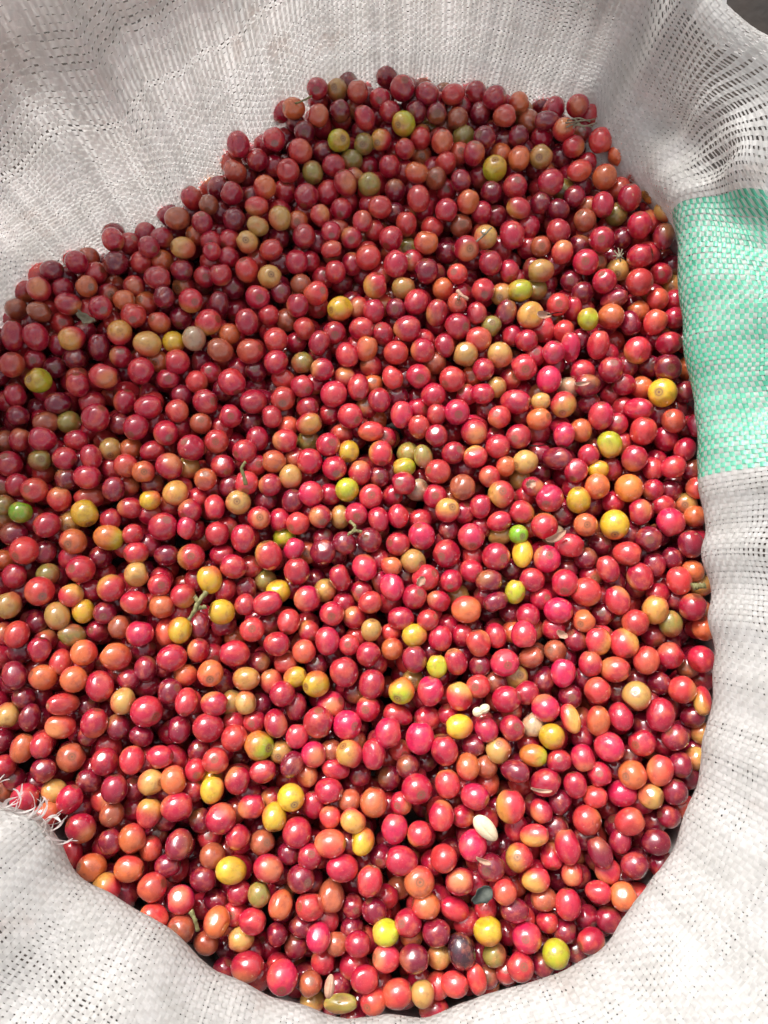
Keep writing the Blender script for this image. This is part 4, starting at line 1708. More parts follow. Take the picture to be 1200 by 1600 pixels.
-379 -2587 -156 654 693 51 14 -84 t2
1467 1579 -144 729 772 -28 -70 65 t2
1131 814 -189 722 765 -32 -8 -93 e2
-1854 -24 -168 703 745 11 -53 83 t2
1210 -339 -191 701 743 10 -29 94 r2
-1645 1726 -230 745 789 -19 97 -9 r2
1459 1946 -257 753 798 13 91 -38 s2
-605 1263 -182 729 772 26 -92 27 b2
-1242 772 -188 721 764 -34 52 -77 d2
268 -773 -215 696 738 28 8 -95 d2
-45 650 -317 738 783 36 23 -90 o2
309 2655 -238 763 809 -37 32 -86 t2
1860 932 -146 717 760 -7 31 94 o2
-1390 990 -186 724 768 -3 -41 90 o2
824 253 -229 717 760 13 24 -95 t2
753 2373 -121 740 784 33 -92 19 o2
-1395 1641 -146 730 774 -11 14 97 o2
1773 -1222 -144 677 718 39 -15 -90 t2
-2220 -248 -167 699 741 -39 15 -90 o2"""
# those of them that are objects of their own: index in the list -> label
LABELS = {0: "very large pink-red cherry against the bottom cloth",
1: "large crimson cherry, nearest of that colour left of the large pink cherry at bottom cloth",
2: "almost black oval cherry low in the pile",
3: "very large crimson cherry at lower left, beside an olive yellow one",
4: "large crimson cherry, second nearest of that colour below the olive cherry near right cloth",
5: "nearest red and yellow cherry below left of the yellow cherry with dark navel",
6: "large crimson cherry, nearest of that colour above left of the tilted oval yellow-orange cherry",
7: "large crimson cherry, second nearest of that colour above the tilted oval yellow-orange cherry",
8: "large crimson cherry, nearest of that colour below right of the narrow yellow lined cherry",
9: "nearest bright pinkish red cherry left of the golden orange cherry below the seed",
10: "large salmon red cherry, nearest of that colour below the yellow-green cherry at bottom centre",
11: "third nearest crimson cherry above left of the orange cherry by lower right cloth",
12: "nearest bright pinkish red cherry above left of the yellow-green cherry at bottom right",
13: "nearest orange cherry above left of the very large crimson cherry at lower left",
14: "nearest crimson cherry above left of the very large crimson cherry at lower left",
15: "nearest crimson cherry left of the green-tipped orange cherry at lower left",
16: "nearest bright pinkish red cherry right of the yellow cherry with dark navel",
17: "nearest crimson cherry right of the green-tipped orange cherry at lower left",
18: "large crimson cherry, nearest of that colour left of the tilted oval yellow-orange cherry",
19: "large blocky salmon cherry left of the narrow yellow one",
20: "large crimson cherry, nearest of that colour below right of the large blocky salmon cherry",
21: "large oval bright pinkish red cherry, nearest of that colour above the almost black oval cherry",
22: "very large orange-yellow cherry right of centre, under the lime-ended one",
23: "large orange cherry, nearest of that colour below right of the narrow yellow lined cherry",
24: "second nearest crimson cherry below left of the golden orange cherry below the seed",
25: "large crimson cherry, second nearest of that colour below the yellow cherry with dark navel",
26: "nearest crimson cherry above left of the yellow cherry beside the bare twig",
27: "large salmon red cherry, nearest of that colour right of the lime cherry half covered",
28: "large orange-yellow cherry with a green tip, in the lower left",
29: "fourth nearest crimson cherry below left of the very large crimson cherry at lower left",
30: "large crimson cherry, nearest of that colour left of the large blocky salmon cherry",
31: "nearest dark maroon cherry below right of the yellow-green cherry at bottom centre",
32: "second nearest salmon red cherry below the bright green cherry at far left",
33: "nearest bright pinkish red cherry below left of the small black-spotted yellow cherry",
34: "nearest dark maroon cherry above left of the tilted oval yellow-orange cherry",
35: "tilted oval yellow-orange cherry at lower left",
36: "nearest red and yellow cherry left of the olive cherry near right cloth",
37: "nearest crimson cherry above right of the very large crimson cherry at lower left",
38: "large golden cherry with a navel ring facing up, beside the green stripe",
39: "nearest red and yellow cherry left of the tilted oval yellow-orange cherry",
40: "nearest dark maroon cherry above the golden cherry by the green stripe",
41: "nearest crimson cherry below the big lemon cherry at left",
42: "nearest crimson cherry left of the very large crimson cherry at lower left",
43: "second nearest crimson cherry below left of the flat lemon cherry",
44: "third nearest orange cherry left of the tilted oval yellow-orange cherry",
45: "nearest salmon red cherry left of the tilted oval yellow-orange cherry",
46: "nearest crimson cherry right of the tilted oval yellow-orange cherry",
47: "nearest salmon red cherry above the orange cherry by lower right cloth",
48: "nearest salmon red cherry right of the yellow cherry with dark navel",
49: "nearest bright pinkish red cherry below right of the lime-ended orange cherry at right",
50: "nearest tan yellow cherry below left of the olive cherry near right cloth",
51: "nearest bright pinkish red cherry below right of the round coral ringed cherry",
52: "nearest red and yellow cherry below left of the half hidden lime cherry",
53: "big lemon yellow cherry resting on a red one, left of centre",
54: "nearest orange cherry below right of the yellow cherry with dark navel",
55: "nearest salmon red cherry above left of the orange cherry by lower right cloth",
56: "nearest salmon red cherry above right of the glossy pink cherry at lower right",
57: "nearest salmon red cherry above right of the peach cherry with round navel",
58: "nearest crimson cherry below right of the yellow-green cherry near left edge",
59: "large orange cherry with a lime end, below the vivid lime oval",
60: "nearest crimson cherry below left of the very large crimson cherry at lower left",
61: "nearest orange cherry above the round coral ringed cherry",
62: "second nearest crimson cherry below left of the large tan cherry at upper left",
63: "second nearest crimson cherry above the green-tipped orange cherry at lower left",
64: "nearest crimson cherry below left of the golden orange cherry below the seed",
65: "nearest orange cherry above the narrow yellow lined cherry",
66: "nearest crimson cherry left of the glossy pink cherry at lower right",
67: "second nearest red and yellow cherry above the yellow-green cherry at bottom right",
68: "oval crimson cherry, nearest of that colour above left of the vivid lime oval cherry",
69: "oval red and yellow cherry, nearest of that colour below the narrow yellow lined cherry",
70: "oval crimson cherry, nearest of that colour right of the narrow yellow lined cherry",
71: "oval crimson cherry, second nearest of that colour above the yellow-green cherry at bottom right",
72: "nearest salmon red cherry right of the vivid lime oval cherry",
73: "nearest bright pinkish red cherry below right of the tiny bright green cherry",
74: "nearest golden yellow cherry above right of the almost black oval cherry",
75: "nearest crimson cherry below left of the flat lemon cherry",
76: "nearest bright pinkish red cherry right of the narrow yellow lined cherry",
77: "oval dark maroon cherry, nearest of that colour left of the vivid lime oval cherry",
78: "nearest crimson cherry below right of the very large orange-yellow cherry",
79: "nearest red and yellow cherry below the big lemon cherry at left",
80: "nearest orange and lime cherry below right of the big lemon cherry at left",
81: "second nearest crimson cherry below the smooth brown ringed cherry",
82: "nearest tan yellow cherry below the bright green cherry at far left",
83: "nearest crimson cherry below left of the yellow-green cherry at bottom centre",
84: "oval orange cherry, nearest of that colour below the tilted oval yellow-orange cherry",
85: "second nearest bright pinkish red cherry above right of the cracked golden cherry",
86: "nearest salmon red cherry below the olive cherry near right cloth",
87: "nearest orange cherry left of the tilted oval yellow-orange cherry",
88: "nearest bright pinkish red cherry below the golden orange cherry below the seed",
89: "third nearest crimson cherry above the peach cherry with round navel",
90: "nearest salmon red cherry below the bright green cherry at far left",
91: "nearest red and yellow cherry above left of the olive cherry near right cloth",
92: "nearest bright pinkish red cherry above the orange cherry by lower right cloth",
93: "third nearest dark maroon cherry below the very large crimson cherry at lower left",
94: "nearest salmon red cherry below the large blocky salmon cherry",
95: "nearest dark maroon cherry above the almost black oval cherry",
96: "nearest dark maroon cherry above right of the orange cherry by lower right cloth",
97: "orange cherry alone against the cloth at lower right",
98: "nearest salmon red cherry below left of the tilted oval yellow-orange cherry",
99: "nearest salmon red cherry left of the very large crimson cherry at lower left",
100: "second nearest orange cherry left of the tilted oval yellow-orange cherry",
101: "nearest bright pinkish red cherry below left of the tilted oval yellow-orange cherry",
102: "nearest crimson cherry above left of the yellow-green cherry near left edge",
103: "nearest bright pinkish red cherry below right of the lime cherry half covered",
104: "nearest salmon red cherry right of the narrow yellow lined cherry",
105: "nearest red and yellow cherry right of the smooth brown ringed cherry",
106: "nearest crimson cherry below left of the tiny bright green cherry",
107: "nearest orange cherry above right of the yellow-green cherry at bottom centre",
108: "second nearest crimson cherry above the yellow-green cherry near left edge",
109: "large tan cherry beside the small yellow one at upper left",
110: "nearest crimson cherry above right of the olive cherry near right cloth",
111: "nearest red and yellow cherry above the golden orange cherry below the seed",
112: "second nearest crimson cherry above the peach cherry with round navel",
113: "third nearest crimson cherry right of the plain yellow oval above centre",
114: "nearest bright pinkish red cherry above right of the tiny bright green cherry",
115: "nearest red and yellow cherry above right of the glossy pink cherry at lower right",
116: "nearest crimson cherry above the large blocky salmon cherry",
117: "nearest dark maroon cherry below left of the large blocky salmon cherry",
118: "second nearest crimson cherry above the almost black oval cherry",
119: "nearest dark maroon cherry above left of the almost black oval cherry",
120: "nearest dark maroon cherry above the orange cherry by lower right cloth",
121: "nearest brownish red cherry below left of the tilted oval yellow-orange cherry",
122: "nearest bright pinkish red cherry below the yellow-green cherry at bottom centre",
123: "nearest crimson cherry above right of the plain yellow oval above centre",
124: "nearest bright pinkish red cherry above the vivid lime oval cherry",
125: "nearest crimson cherry below the yellow-green cherry near left edge",
126: "nearest salmon red cherry below right of the very large orange-yellow cherry",
127: "second nearest crimson cherry below the very large orange-yellow cherry",
128: "third nearest dark maroon cherry below the bright green cherry at far left",
129: "nearest bright pinkish red cherry below the small black-spotted yellow cherry",
130: "second nearest crimson cherry below left of the very large crimson cherry at lower left",
131: "yellow-green cherry nestled against the cloth at bottom right",
132: "glossy bright pink-red round cherry above the yellow one with dark navel",
133: "nearest bright pinkish red cherry below right of the yellow cherry beside the bare twig",
134: "second nearest salmon red cherry left of the very large crimson cherry at lower left",
135: "oval orange cherry, nearest of that colour right of the yellow cherry with dark navel",
136: "nearest bright pinkish red cherry above right of the large pink cherry at bottom cloth",
137: "nearest orange cherry below the big lemon cherry at left",
138: "nearest dark maroon cherry below right of the very large orange-yellow cherry",
139: "nearest dark maroon cherry right of the very large orange-yellow cherry",
140: "nearest salmon red cherry below left of the olive cherry near right cloth",
141: "nearest orange cherry left of the very large crimson cherry at lower left",
142: "nearest bright pinkish red cherry above right of the glossy pink cherry at lower right",
143: "nearest red and yellow cherry below the golden orange cherry below the seed",
144: "nearest orange cherry below the very large crimson cherry at lower left",
145: "nearest red and yellow cherry above left of the tilted oval yellow-orange cherry",
146: "third nearest crimson cherry below right of the pale beige cherry",
147: "glossy bright pink cherry, the brightest above centre",
148: "nearest dark maroon cherry above left of the orange cherry by lower right cloth",
149: "nearest crimson cherry below right of the lone crimson cherry at back right",
150: "nearest salmon red cherry above the olive cherry near right cloth",
151: "oval crimson cherry, second nearest of that colour above the lime cherry with tan cheek",
152: "oval crimson cherry, nearest of that colour left of the yellow-green cherry at bottom right",
153: "nearest salmon red cherry above left of the yellow-green cherry near left edge",
154: "nearest crimson cherry below the large tan cherry at upper left",
155: "nearest crimson cherry above the small yellow-green cherry at upper right",
156: "nearest red and yellow cherry below right of the lime cherry with tan cheek",
157: "nearest red and yellow cherry above left of the vivid lime oval cherry",
158: "nearest red and yellow cherry below right of the peach cherry with round navel",
159: "nearest red and yellow cherry above left of the yellow cherry beside the bare twig",
160: "second nearest orange cherry above left of the very large crimson cherry at lower left",
161: "nearest salmon red cherry left of the green-tipped orange cherry at lower left",
162: "nearest crimson cherry below right of the olive cherry near right cloth",
163: "nearest red and yellow cherry below the lime cherry with tan cheek",
164: "vivid lime oval cherry beside the lower half of the green stripe",
165: "nearest bright pinkish red cherry below left of the smooth brown ringed cherry",
166: "second nearest salmon red cherry above left of the very large crimson cherry at lower left",
168: "nearest crimson cherry right of the yellow-green cherry at bottom right",
169: "yellow cherry with a red shoulder beside a bare twig",
170: "nearest salmon red cherry left of the olive cherry near right cloth",
171: "nearest tan yellow cherry below the big lemon cherry at left",
172: "nearest red and yellow cherry above right of the cracked golden cherry",
173: "second nearest dark maroon cherry below right of the yellow cherry with dark navel",
174: "nearest crimson cherry below left of the green-tipped orange cherry at lower left",
175: "nearest salmon red cherry right of the large pink cherry at bottom cloth",
176: "nearest crimson cherry right of the yellow cherry with dark navel",
177: "oval crimson cherry, third nearest of that colour below the large tan cherry at upper left",
178: "nearest crimson cherry below right of the bright green cherry at far left",
179: "oval crimson cherry, nearest of that colour below left of the very large orange-yellow cherry",
180: "nearest red and yellow cherry above right of the yellow-green cherry near left edge",
181: "nearest crimson cherry below right of the vivid lime oval cherry",
182: "second nearest crimson cherry above the smooth brown ringed cherry",
183: "nearest crimson cherry above left of the large pink cherry at bottom cloth",
184: "nearest crimson cherry below left of the golden cherry by the green stripe",
185: "oval crimson cherry, second nearest of that colour above the narrow yellow lined cherry",
186: "nearest dark maroon cherry below left of the yellow cherry with dark navel",
187: "nearest red and yellow cherry below the very large crimson cherry at lower left",
188: "nearest bright pinkish red cherry above left of the vivid lime oval cherry",
189: "nearest crimson cherry below the peach cherry with round navel",
190: "nearest salmon red cherry above right of the bright green cherry at far left",
191: "nearest red and yellow cherry right of the tiny bright green cherry",
192: "nearest bright pinkish red cherry above the very large crimson cherry at lower left",
193: "nearest bright pinkish red cherry below the lime cherry half covered",
194: "second nearest crimson cherry right of the yellow cherry with dark navel",
195: "nearest dark maroon cherry above left of the yellow-green cherry at bottom right",
196: "nearest crimson cherry above right of the green-tipped orange cherry at lower left",
197: "oval golden yellow cherry, nearest of that colour below left of the cracked golden cherry",
198: "nearest crimson cherry left of the half hidden lime cherry",
199: "nearest bright pinkish red cherry left of the flat lemon cherry",
200: "golden orange cherry below the split pale seed",
201: "peach cherry with a round navel, touching the small yellow-green one",
202: "third nearest crimson cherry below the pale beige cherry",
203: "nearest crimson cherry below right of the tiny bright green cherry",
204: "second nearest crimson cherry above right of the green-tipped orange cherry at lower left",
205: "golden cherry with a small crack, lower centre left",
206: "nearest crimson cherry right of the yellow-green cherry at top right",
207: "nearest red and yellow cherry above right of the pale beige cherry",
208: "nearest salmon red cherry right of the pale beige cherry",
209: "second nearest crimson cherry below left of the lime cherry with tan cheek",
210: "nearest salmon red cherry above right of the lime cherry above centre right",
211: "second nearest crimson cherry above right of the big lemon cherry at left",
212: "nearest bright pinkish red cherry below the half hidden lime cherry",
213: "nearest red and yellow cherry above the flat lemon cherry",
214: "yellow cherry with a dark brown navel, lower right of centre",
215: "nearest crimson cherry below the olive cherry near right cloth",
216: "third nearest dark maroon cherry right of the yellow cherry with dark navel",
217: "second nearest crimson cherry left of the cracked golden cherry",
218: "oval orange cherry, nearest of that colour below right of the tilted oval yellow-orange cherry",
219: "nearest crimson cherry above right of the yellow-green cherry at bottom centre",
220: "yellow-green cherry two steps left of the almost black one, near the bottom",
221: "nearest salmon red cherry below the almost black oval cherry",
222: "nearest brownish red cherry below right of the pale beige cherry",
223: "third nearest crimson cherry left of the brightest pink cherry",
224: "nearest crimson cherry above the big lemon cherry at left",
225: "nearest bright pinkish red cherry above left of the flat lemon cherry",
226: "second nearest orange cherry left of the very large crimson cherry at lower left",
227: "second nearest crimson cherry above right of the smooth brown cherry at back left",
228: "second nearest bright pinkish red cherry below the scarred lime cherry at centre",
229: "nearest bright pinkish red cherry below right of the yellow cherry with dark navel",
230: "oval crimson cherry, nearest of that colour below the small yellow-green cherry at upper right",
231: "bright yellow-green cherry beside a dark gap near the left edge",
233: "nearest red and yellow cherry above the yellow cherry beside the bare twig",
234: "oval crimson cherry, nearest of that colour above the lime cherry near the back wall",
235: "oval crimson cherry, nearest of that colour above the very large crimson cherry at lower left",
236: "nearest crimson cherry below the half hidden lime cherry",
237: "round coral cherry with a ringed navel facing up, right of centre",
238: "nearest crimson cherry below left of the tan oval at back left",
239: "nearest golden yellow cherry below the yellow cherry beside the bare twig",
240: "yellow-green cherry with a pointed navel, near the top right",
241: "third nearest crimson cherry above left of the lime cherry with tan cheek",
242: "nearest red and yellow cherry left of the large tan cherry at upper left",
243: "nearest crimson cherry below the pale beige cherry",
244: "nearest bright pinkish red cherry above right of the lime cherry above centre right",
245: "nearest bright pinkish red cherry left of the tiny bright green cherry",
246: "nearest golden yellow cherry below left of the flat lemon cherry",
247: "second nearest salmon red cherry left of the green-tipped orange cherry at lower left",
248: "nearest salmon red cherry right of the glossy pink cherry at lower right",
249: "nearest crimson cherry below left of the pale beige cherry",
251: "nearest red and yellow cherry above right of the plain yellow oval above centre",
252: "nearest crimson cherry above right of the yellow cherry beside the bare twig",
255: "nearest crimson cherry right of the flat lemon cherry",
256: "nearest red and yellow cherry above the yellow-green cherry at bottom right",
257: "oval salmon red cherry, nearest of that colour below the lime cherry near the back wall",
258: "oval red and yellow cherry, nearest of that colour below the yellow cherry with dark navel",
259: "second nearest crimson cherry above right of the peach cherry with round navel",
260: "nearest salmon red cherry above right of the plain yellow oval above centre",
261: "nearest tan yellow cherry below the lime cherry with tan cheek",
262: "nearest salmon red cherry right of the peach cherry with round navel",
263: "nearest golden yellow cherry above left of the very large orange-yellow cherry",
264: "nearest salmon red cherry below right of the lone crimson cherry at back right",
265: "nearest red and yellow cherry above the green-tipped orange cherry at lower left",
266: "third nearest crimson cherry left of the lime cherry with tan cheek",
267: "third nearest orange cherry above left of the very large crimson cherry at lower left",
268: "nearest orange cherry above left of the green-tipped orange cherry at lower left",
269: "nearest orange and lime cherry below left of the small black-spotted yellow cherry",
270: "nearest crimson cherry right of the golden orange cherry below the seed",
271: "third nearest crimson cherry below left of the dusky maroon cherry at upper left",
272: "nearest tan yellow cherry above right of the lime cherry with tan cheek",
274: "second nearest crimson cherry below right of the lone orange cherry on back wall",
275: "olive lime cherry in the third row from the back wall",
278: "nearest crimson cherry below right of the brightest pink cherry",
283: "second nearest crimson cherry above left of the scarred lime cherry at centre",
292: "nearest crimson cherry left of the yellow-green cherry at bottom centre",
298: "oval dark maroon cherry, nearest of that colour above the vivid lime oval cherry",
305: "smooth brown cherry with a tiny ring on it, right of centre",
307: "large dusky maroon cherry near the back left edge of the pile",
308: "plain yellow oval cherry above the centre of the pile",
313: "narrow yellow cherry with a dark line, below a red and yellow one",
345: "smooth brown cherry at the back left edge of the pile",
373: "lime cherry with a tan cheek, under an orange one at upper right",
382: "lone crimson cherry against the back wall with a wisp of dry stem below",
384: "pale beige cherry, palest of the fruit at upper left",
405: "tan yellow oval cherry below the brown one at the back left rim of the pile",
410: "lime and orange cherry with a scar at dead centre",
423: "flat lemon yellow cherry just above the small black-spotted one",
459: "lone orange cherry lying against the back wall, joined to a short stem",
523: "lime cherry half covered by reds, right of centre",
529: "bright green cherry at the far left side of the pile",
540: "small yellow-green cherry touching a peach one, upper right",
550: "small yellow-green cherry with a black spot, right of centre",
569: "lime cherry above a red one, just right of centre",
588: "tiny bright green cherry tucked under an orange one right of centre",
589: "oval brownish red cherry, nearest of that colour below the large blocky salmon cherry",
590: "nearest brownish red cherry below left of the very large crimson cherry at lower left",
592: "oval crimson cherry, nearest of that colour above the almost black oval cherry",
595: "nearest dark maroon cherry below left of the orange cherry by lower right cloth",
598: "nearest dark maroon cherry left of the tilted oval yellow-orange cherry",
600: "olive green cherry partly covered by a red one, near right cloth",
602: "nearest dark maroon cherry below right of the very large crimson cherry at lower left",
838: "half hidden lime cherry behind a big red one, centre left"}
fruit = []
for ln in DATA.split("\n"):
    a = ln.split()
    fruit.append((np.array([int(a[0]), int(a[1]), int(a[2])]) * 1e-4, int(a[3]) * 1e-5, int(a[4]) * 1e-5, np.array([int(a[5]), int(a[6]), int(a[7])]) / 99.0, a[8][0], int(a[8][1])))

bulk = []       # (vertices, faces, colours, local, seed)
def rnd(seed):
    return np.random.RandomState(seed)
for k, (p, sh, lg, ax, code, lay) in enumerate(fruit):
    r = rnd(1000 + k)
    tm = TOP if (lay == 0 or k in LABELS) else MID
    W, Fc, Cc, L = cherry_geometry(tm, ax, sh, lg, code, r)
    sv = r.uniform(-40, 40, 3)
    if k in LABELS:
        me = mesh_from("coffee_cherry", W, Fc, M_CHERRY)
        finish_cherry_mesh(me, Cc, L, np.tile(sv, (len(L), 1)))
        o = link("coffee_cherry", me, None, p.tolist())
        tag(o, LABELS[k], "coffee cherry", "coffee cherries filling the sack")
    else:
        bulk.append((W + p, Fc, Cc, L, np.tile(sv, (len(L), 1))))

# the fruit below and between them: dropped onto the pile from its floor of gaps downwards
def pile_height(x, y):
    return -0.014 * np.exp(-((x - CX) ** 2 + (y - CY) ** 2) / 0.24 ** 2 * 1.3)
def fill():
    r = rnd(77)
    P = np.array([f[0] for f in fruit]); R = np.array([math.sqrt(f[1] * f[2]) for f in fruit])
    nt = len(P)
    cap = 9000
    PP = np.zeros((cap, 3)); RR = np.zeros(cap)
    PP[:nt] = P; RR[:nt] = R
    n = nt
    vt = P - CAM; vd = np.linalg.norm(vt, axis=1); vt = vt / vd[:, None]
    codes = list('rrrrrddddsspotmbkym')
    out = []
    for (top, tries, ang_check, shrink) in ((0.0, 2600, True, .96), (-.004, 1500, True, .96), (-.009, 6500, False, .90), (-.018, 4200, False, .90), (-.028, 3600, False, .9)):
        for _ in range(tries):
            th = r.uniform(-180, 180)
            rad = math.sqrt(r.uniform(0, 1)) * (np.interp(th, FINE, RF) + (.015 if abs(np.interp(th, FINE, WF)) < .5 else (-.005 if ang_check else .001)))
            x, y = CX + rad * math.cos(math.radians(th)), CY + rad * math.sin(math.radians(th))
            Rn = r.uniform(.0068, .0080)
            z = pile_height(x, y) + top + r.uniform(-.002, .001) - (.006 if np.interp(th, FINE, WF) > .5 and top > -.005 and rad > np.interp(th, FINE, RF) - .02 and x > -.20 else 0)
            near = np.where((np.abs(PP[:n, 0] - x) < .018) & (np.abs(PP[:n, 1] - y) < .018))[0]
            dz_ok = False
            floor_z = z - (.010 if ang_check else .012)
            zz = z
            for _k in range(14):
                if len(near):
                    D = np.sqrt((PP[near, 0] - x) ** 2 + (PP[near, 1] - y) ** 2 + (PP[near, 2] - zz) ** 2)
                    m = D < shrink * .93 * (RR[near] + Rn)
                    if not m.any():
                        dz_ok = True; break
                    # drop just below the deepest blocker
                    q = near[m]
                    h2 = (shrink * .93 * (RR[q] + Rn)) ** 2 - (PP[q, 0] - x) ** 2 - (PP[q, 1] - y) ** 2
                    zz = min(zz - .0005, float((PP[q, 2] - np.sqrt(np.maximum(h2, 0))).min()))
                    if zz < floor_z:
                        break
                else:
                    dz_ok = True; break
            if not dz_ok:
                continue
            if ang_check:
                v = np.array([x, y, zz]) - CAM; d = np.linalg.norm(v); v /= d
                cosang = vt @ v
                idx = np.where(cosang > .985)[0]
                if len(idx):
                    ang = np.arccos(np.clip(cosang[idx], -1, 1))
                    lim = R[idx] / vd[idx] + Rn / d
                    if ((ang < lim * .80)).any():
                        continue
            PP[n] = (x, y, zz); RR[n] = Rn; n += 1
            out.append((np.array([x, y, zz]), Rn, top))
            if n >= cap:
                return out
    return out
FILL = fill()
print("fill", len(FILL))
r = rnd(5)
for k, (p, R, top) in enumerate(FILL):
    code = 'rrrrrrrrdddddsspompty'[r.randint(21)]
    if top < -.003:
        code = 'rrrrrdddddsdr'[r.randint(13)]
    W, Fc, Cc, L = cherry_geometry(MID if top > -.012 else LOW, r.normal(size=3), R * .97, R * r.uniform(1.0, 1.16), code, rnd(90000 + k))
    bulk.append((W + p, Fc, Cc, L, np.tile(r.uniform(-40, 40, 3), (len(L), 1))))
off = 0
Vs, Fs = [], []
for W, Fc, Cc, L, S in bulk:
    Vs.append(W); Fs.append(Fc + off); off += len(W)
me = mesh_from("coffee_cherries", np.concatenate(Vs), np.concatenate(Fs), M_CHERRY)
finish_cherry_mesh(me, np.concatenate([b[2] for b in bulk]), np.concatenate([b[3] for b in bulk]), np.concatenate([b[4] for b in bulk]))
o = link("coffee_cherries", me)
tag(o, "smaller and deeper red coffee cherries packed between the top ones in the sack", None, None, "stuff")

# ------------------------------------------------------------------ stems, seeds and leaf scraps lying on the fruit
def stem(name, branches, radius, m, label, cat, group=None):
    """branches: polylines of world points; grown as one twig with knobbly joints"""
    p0 = np.array(branches[0][0])
    Vs, Fs, off = [], [], 0
    r = rnd(int(abs(p0[0] * 1e5)) + 3)
    for bi, br in enumerate(branches):
        b = np.array(br, float)
        t = np.linspace(0, len(b) - 1, 12)
        pts = np.stack([np.interp(t, np.arange(len(b)), b[:, a]) for a in range(3)], 1)
        pts[1:-1] = (pts[:-2] + 2 * pts[1:-1] + pts[2:]) / 4
        pts[1:-1] += r.uniform(-1, 1, (10, 3)) * radius * .25
        rad = radius * (1.15 - .35 * np.linspace(0, 1, 12)) * r.uniform(.85, 1.2, 12)
        rad[-1] *= 1.35; rad[0] *= 1.2
        V, Q = sweep(pts - p0, rad, 8)
        n = len(V)
        V = np.concatenate([V, [pts[0] - p0, pts[-1] - p0]])
        caps = [(n, (k + 1) % 8, k, k) for k in range(8)] + [(n + 1, n - 8 + k, n - 8 + (k + 1) % 8, n - 8 + (k + 1) % 8) for k in range(8)]
        tri = [(c[0], c[1], c[2]) for c in caps]
        qt = [(q[0], q[1], q[2]) for q in Q] + [(q[0], q[2], q[3]) for q in Q]
        Vs.append(V); Fs.append(np.array(qt + tri) + off); off += len(V)
    o = link(name, mesh_from(name, np.concatenate(Vs), np.concatenate(Fs), m), None, p0.tolist())
    return tag(o, label, cat, group)

def seed_half(name, p, long_, wide, thick, dirn, m, label, cat):
    """flat-bellied coffee seed: domed back, a crease along the flat face"""
    U, Fc = ball(28, 18)
    V = U.copy()
    V[:, 2] = np.where(V[:, 2] < 0, V[:, 2] * .45, V[:, 2])
    V[:, 2] -= .10 * np.exp(-(V[:, 1] / .08) ** 2) * (U[:, 2] > .2)
    V[:, 1] *= 1 - .12 * V[:, 0]
    V *= np.array([long_ / 2, wide / 2, thick])
    a = math.atan2(dirn[1], dirn[0])
    R = np.array(Matrix.Rotation(a, 3, 'Z') @ Matrix.Rotation(.22, 3, 'X') @ Matrix.Rotation(.12, 3, 'Y'))
    o = link(name, mesh_from(name, V @ R.T, Fc, m), None, list(p))
    return tag(o, label, cat)

def scrap(name, p, length, width, ang, curl, twist, m, label, cat, lobes=0.0):
    """thin curled scrap of leaf or skin with a thickness of its own"""
    n, k = 14, 6
    top = []
    for i in range(n):
        t = i / (n - 1)
        w = width * .5 * math.sin(math.pi * min(1, .08 + t * .92)) ** .6 * (1 + lobes * math.sin(t * 17))
        for j in range(k):
            s = j / (k - 1) * 2 - 1
            x = (t - .5) * length
            y = s * w + curl * length * .5 * (t - .5) ** 2
            z = .35 * width * s * s + curl * .5 * length * (t - .4) ** 2 + .2 * width * math.sin(twist + t * 5) * s
            top.append((x, y, z))
    top = np.array(top)
    bot = top - np.array([0, 0, .0004])
    N = n * k
    idx = np.arange(N).reshape(n, k)
    Q = np.stack([idx[:-1, :-1], idx[1:, :-1], idx[1:, 1:], idx[:-1, 1:]], -1).reshape(-1, 4)
    F = [tuple(q) for q in Q] + [tuple((q + N)[::-1]) for q in Q]
    rim = list(idx[0]) + list(idx[1:, -1]) + list(idx[-1, -2::-1]) + list(idx[-2:0:-1, 0])
    for a, b in zip(rim, rim[1:] + rim[:1]):
        F.append((a, b, b + N, a + N))
    R = np.array(Matrix.Rotation(ang, 3, 'Z') @ Matrix.Rotation(.25, 3, 'X'))
    o = link(name, mesh_from(name, np.concatenate([top, bot]) @ R.T, F, m), None, list(p))
    return tag(o, label, cat)

seed_half("coffee_bean", (0.0534, -0.1690, 0.0026), .0165, .0094, .0034, (1, -1.15), M_BEAN, "pale bare coffee bean lying on a crimson cherry, lower right of centre", "coffee bean")
seed_half("split_seed", (0.0511, -0.1099, -0.0005), .0062, .0052, .003, (1, .2), M_BEAN, "small split pale seed, one lobe, above the golden orange cherry", "seed")
seed_half("split_seed", (0.0546, -0.1082, 0.0001), .0062, .0050, .003, (1, .5), M_BEAN, "small split pale seed, the lobe touching a white skin flake", "seed")
seed_half("seed_half", (-0.0272, -0.2426, 0.0075), .0110, .0052, .003, (.15, 1), M_HUSK, "pinkish seed half pressed on a dusky cherry above the bottom cloth", "seed")
stem("cherry_stem", [[(-0.0576, 0.2637, 0.0013), (-0.0515, 0.2627, 0.0053), (-0.0455, 0.2663, 0.0054)]], .0006, M_STEM, "short brown stem joining the lone orange cherry to a red one at the back wall", "stem")
stem("cherry_stem", [[(-0.0795, 0.0169, -0.0007), (-0.0803, 0.0218, 0.0024), (-0.0818, 0.0258, 0.0045), (-0.0788, 0.0285, 0.0055)]], .0010, M_STEM, "hooked pale stem standing up from a red cherry, left of centre", "stem")
stem("cherry_stem", [[(-0.0194, -0.0044, -0.0030), (-0.0164, -0.0074, -0.0010), (-0.0167, -0.0107, -0.0010)], [(-0.0168, -0.0096, -0.0010), (-0.0128, -0.0106, -0.0020)], [(-0.0168, -0.0100, -0.0010), (-0.0208, -0.0124, -0.0020)]], .0009, M_STEM, "star shaped stem with three short arms, at the centre of the pile", "stem")
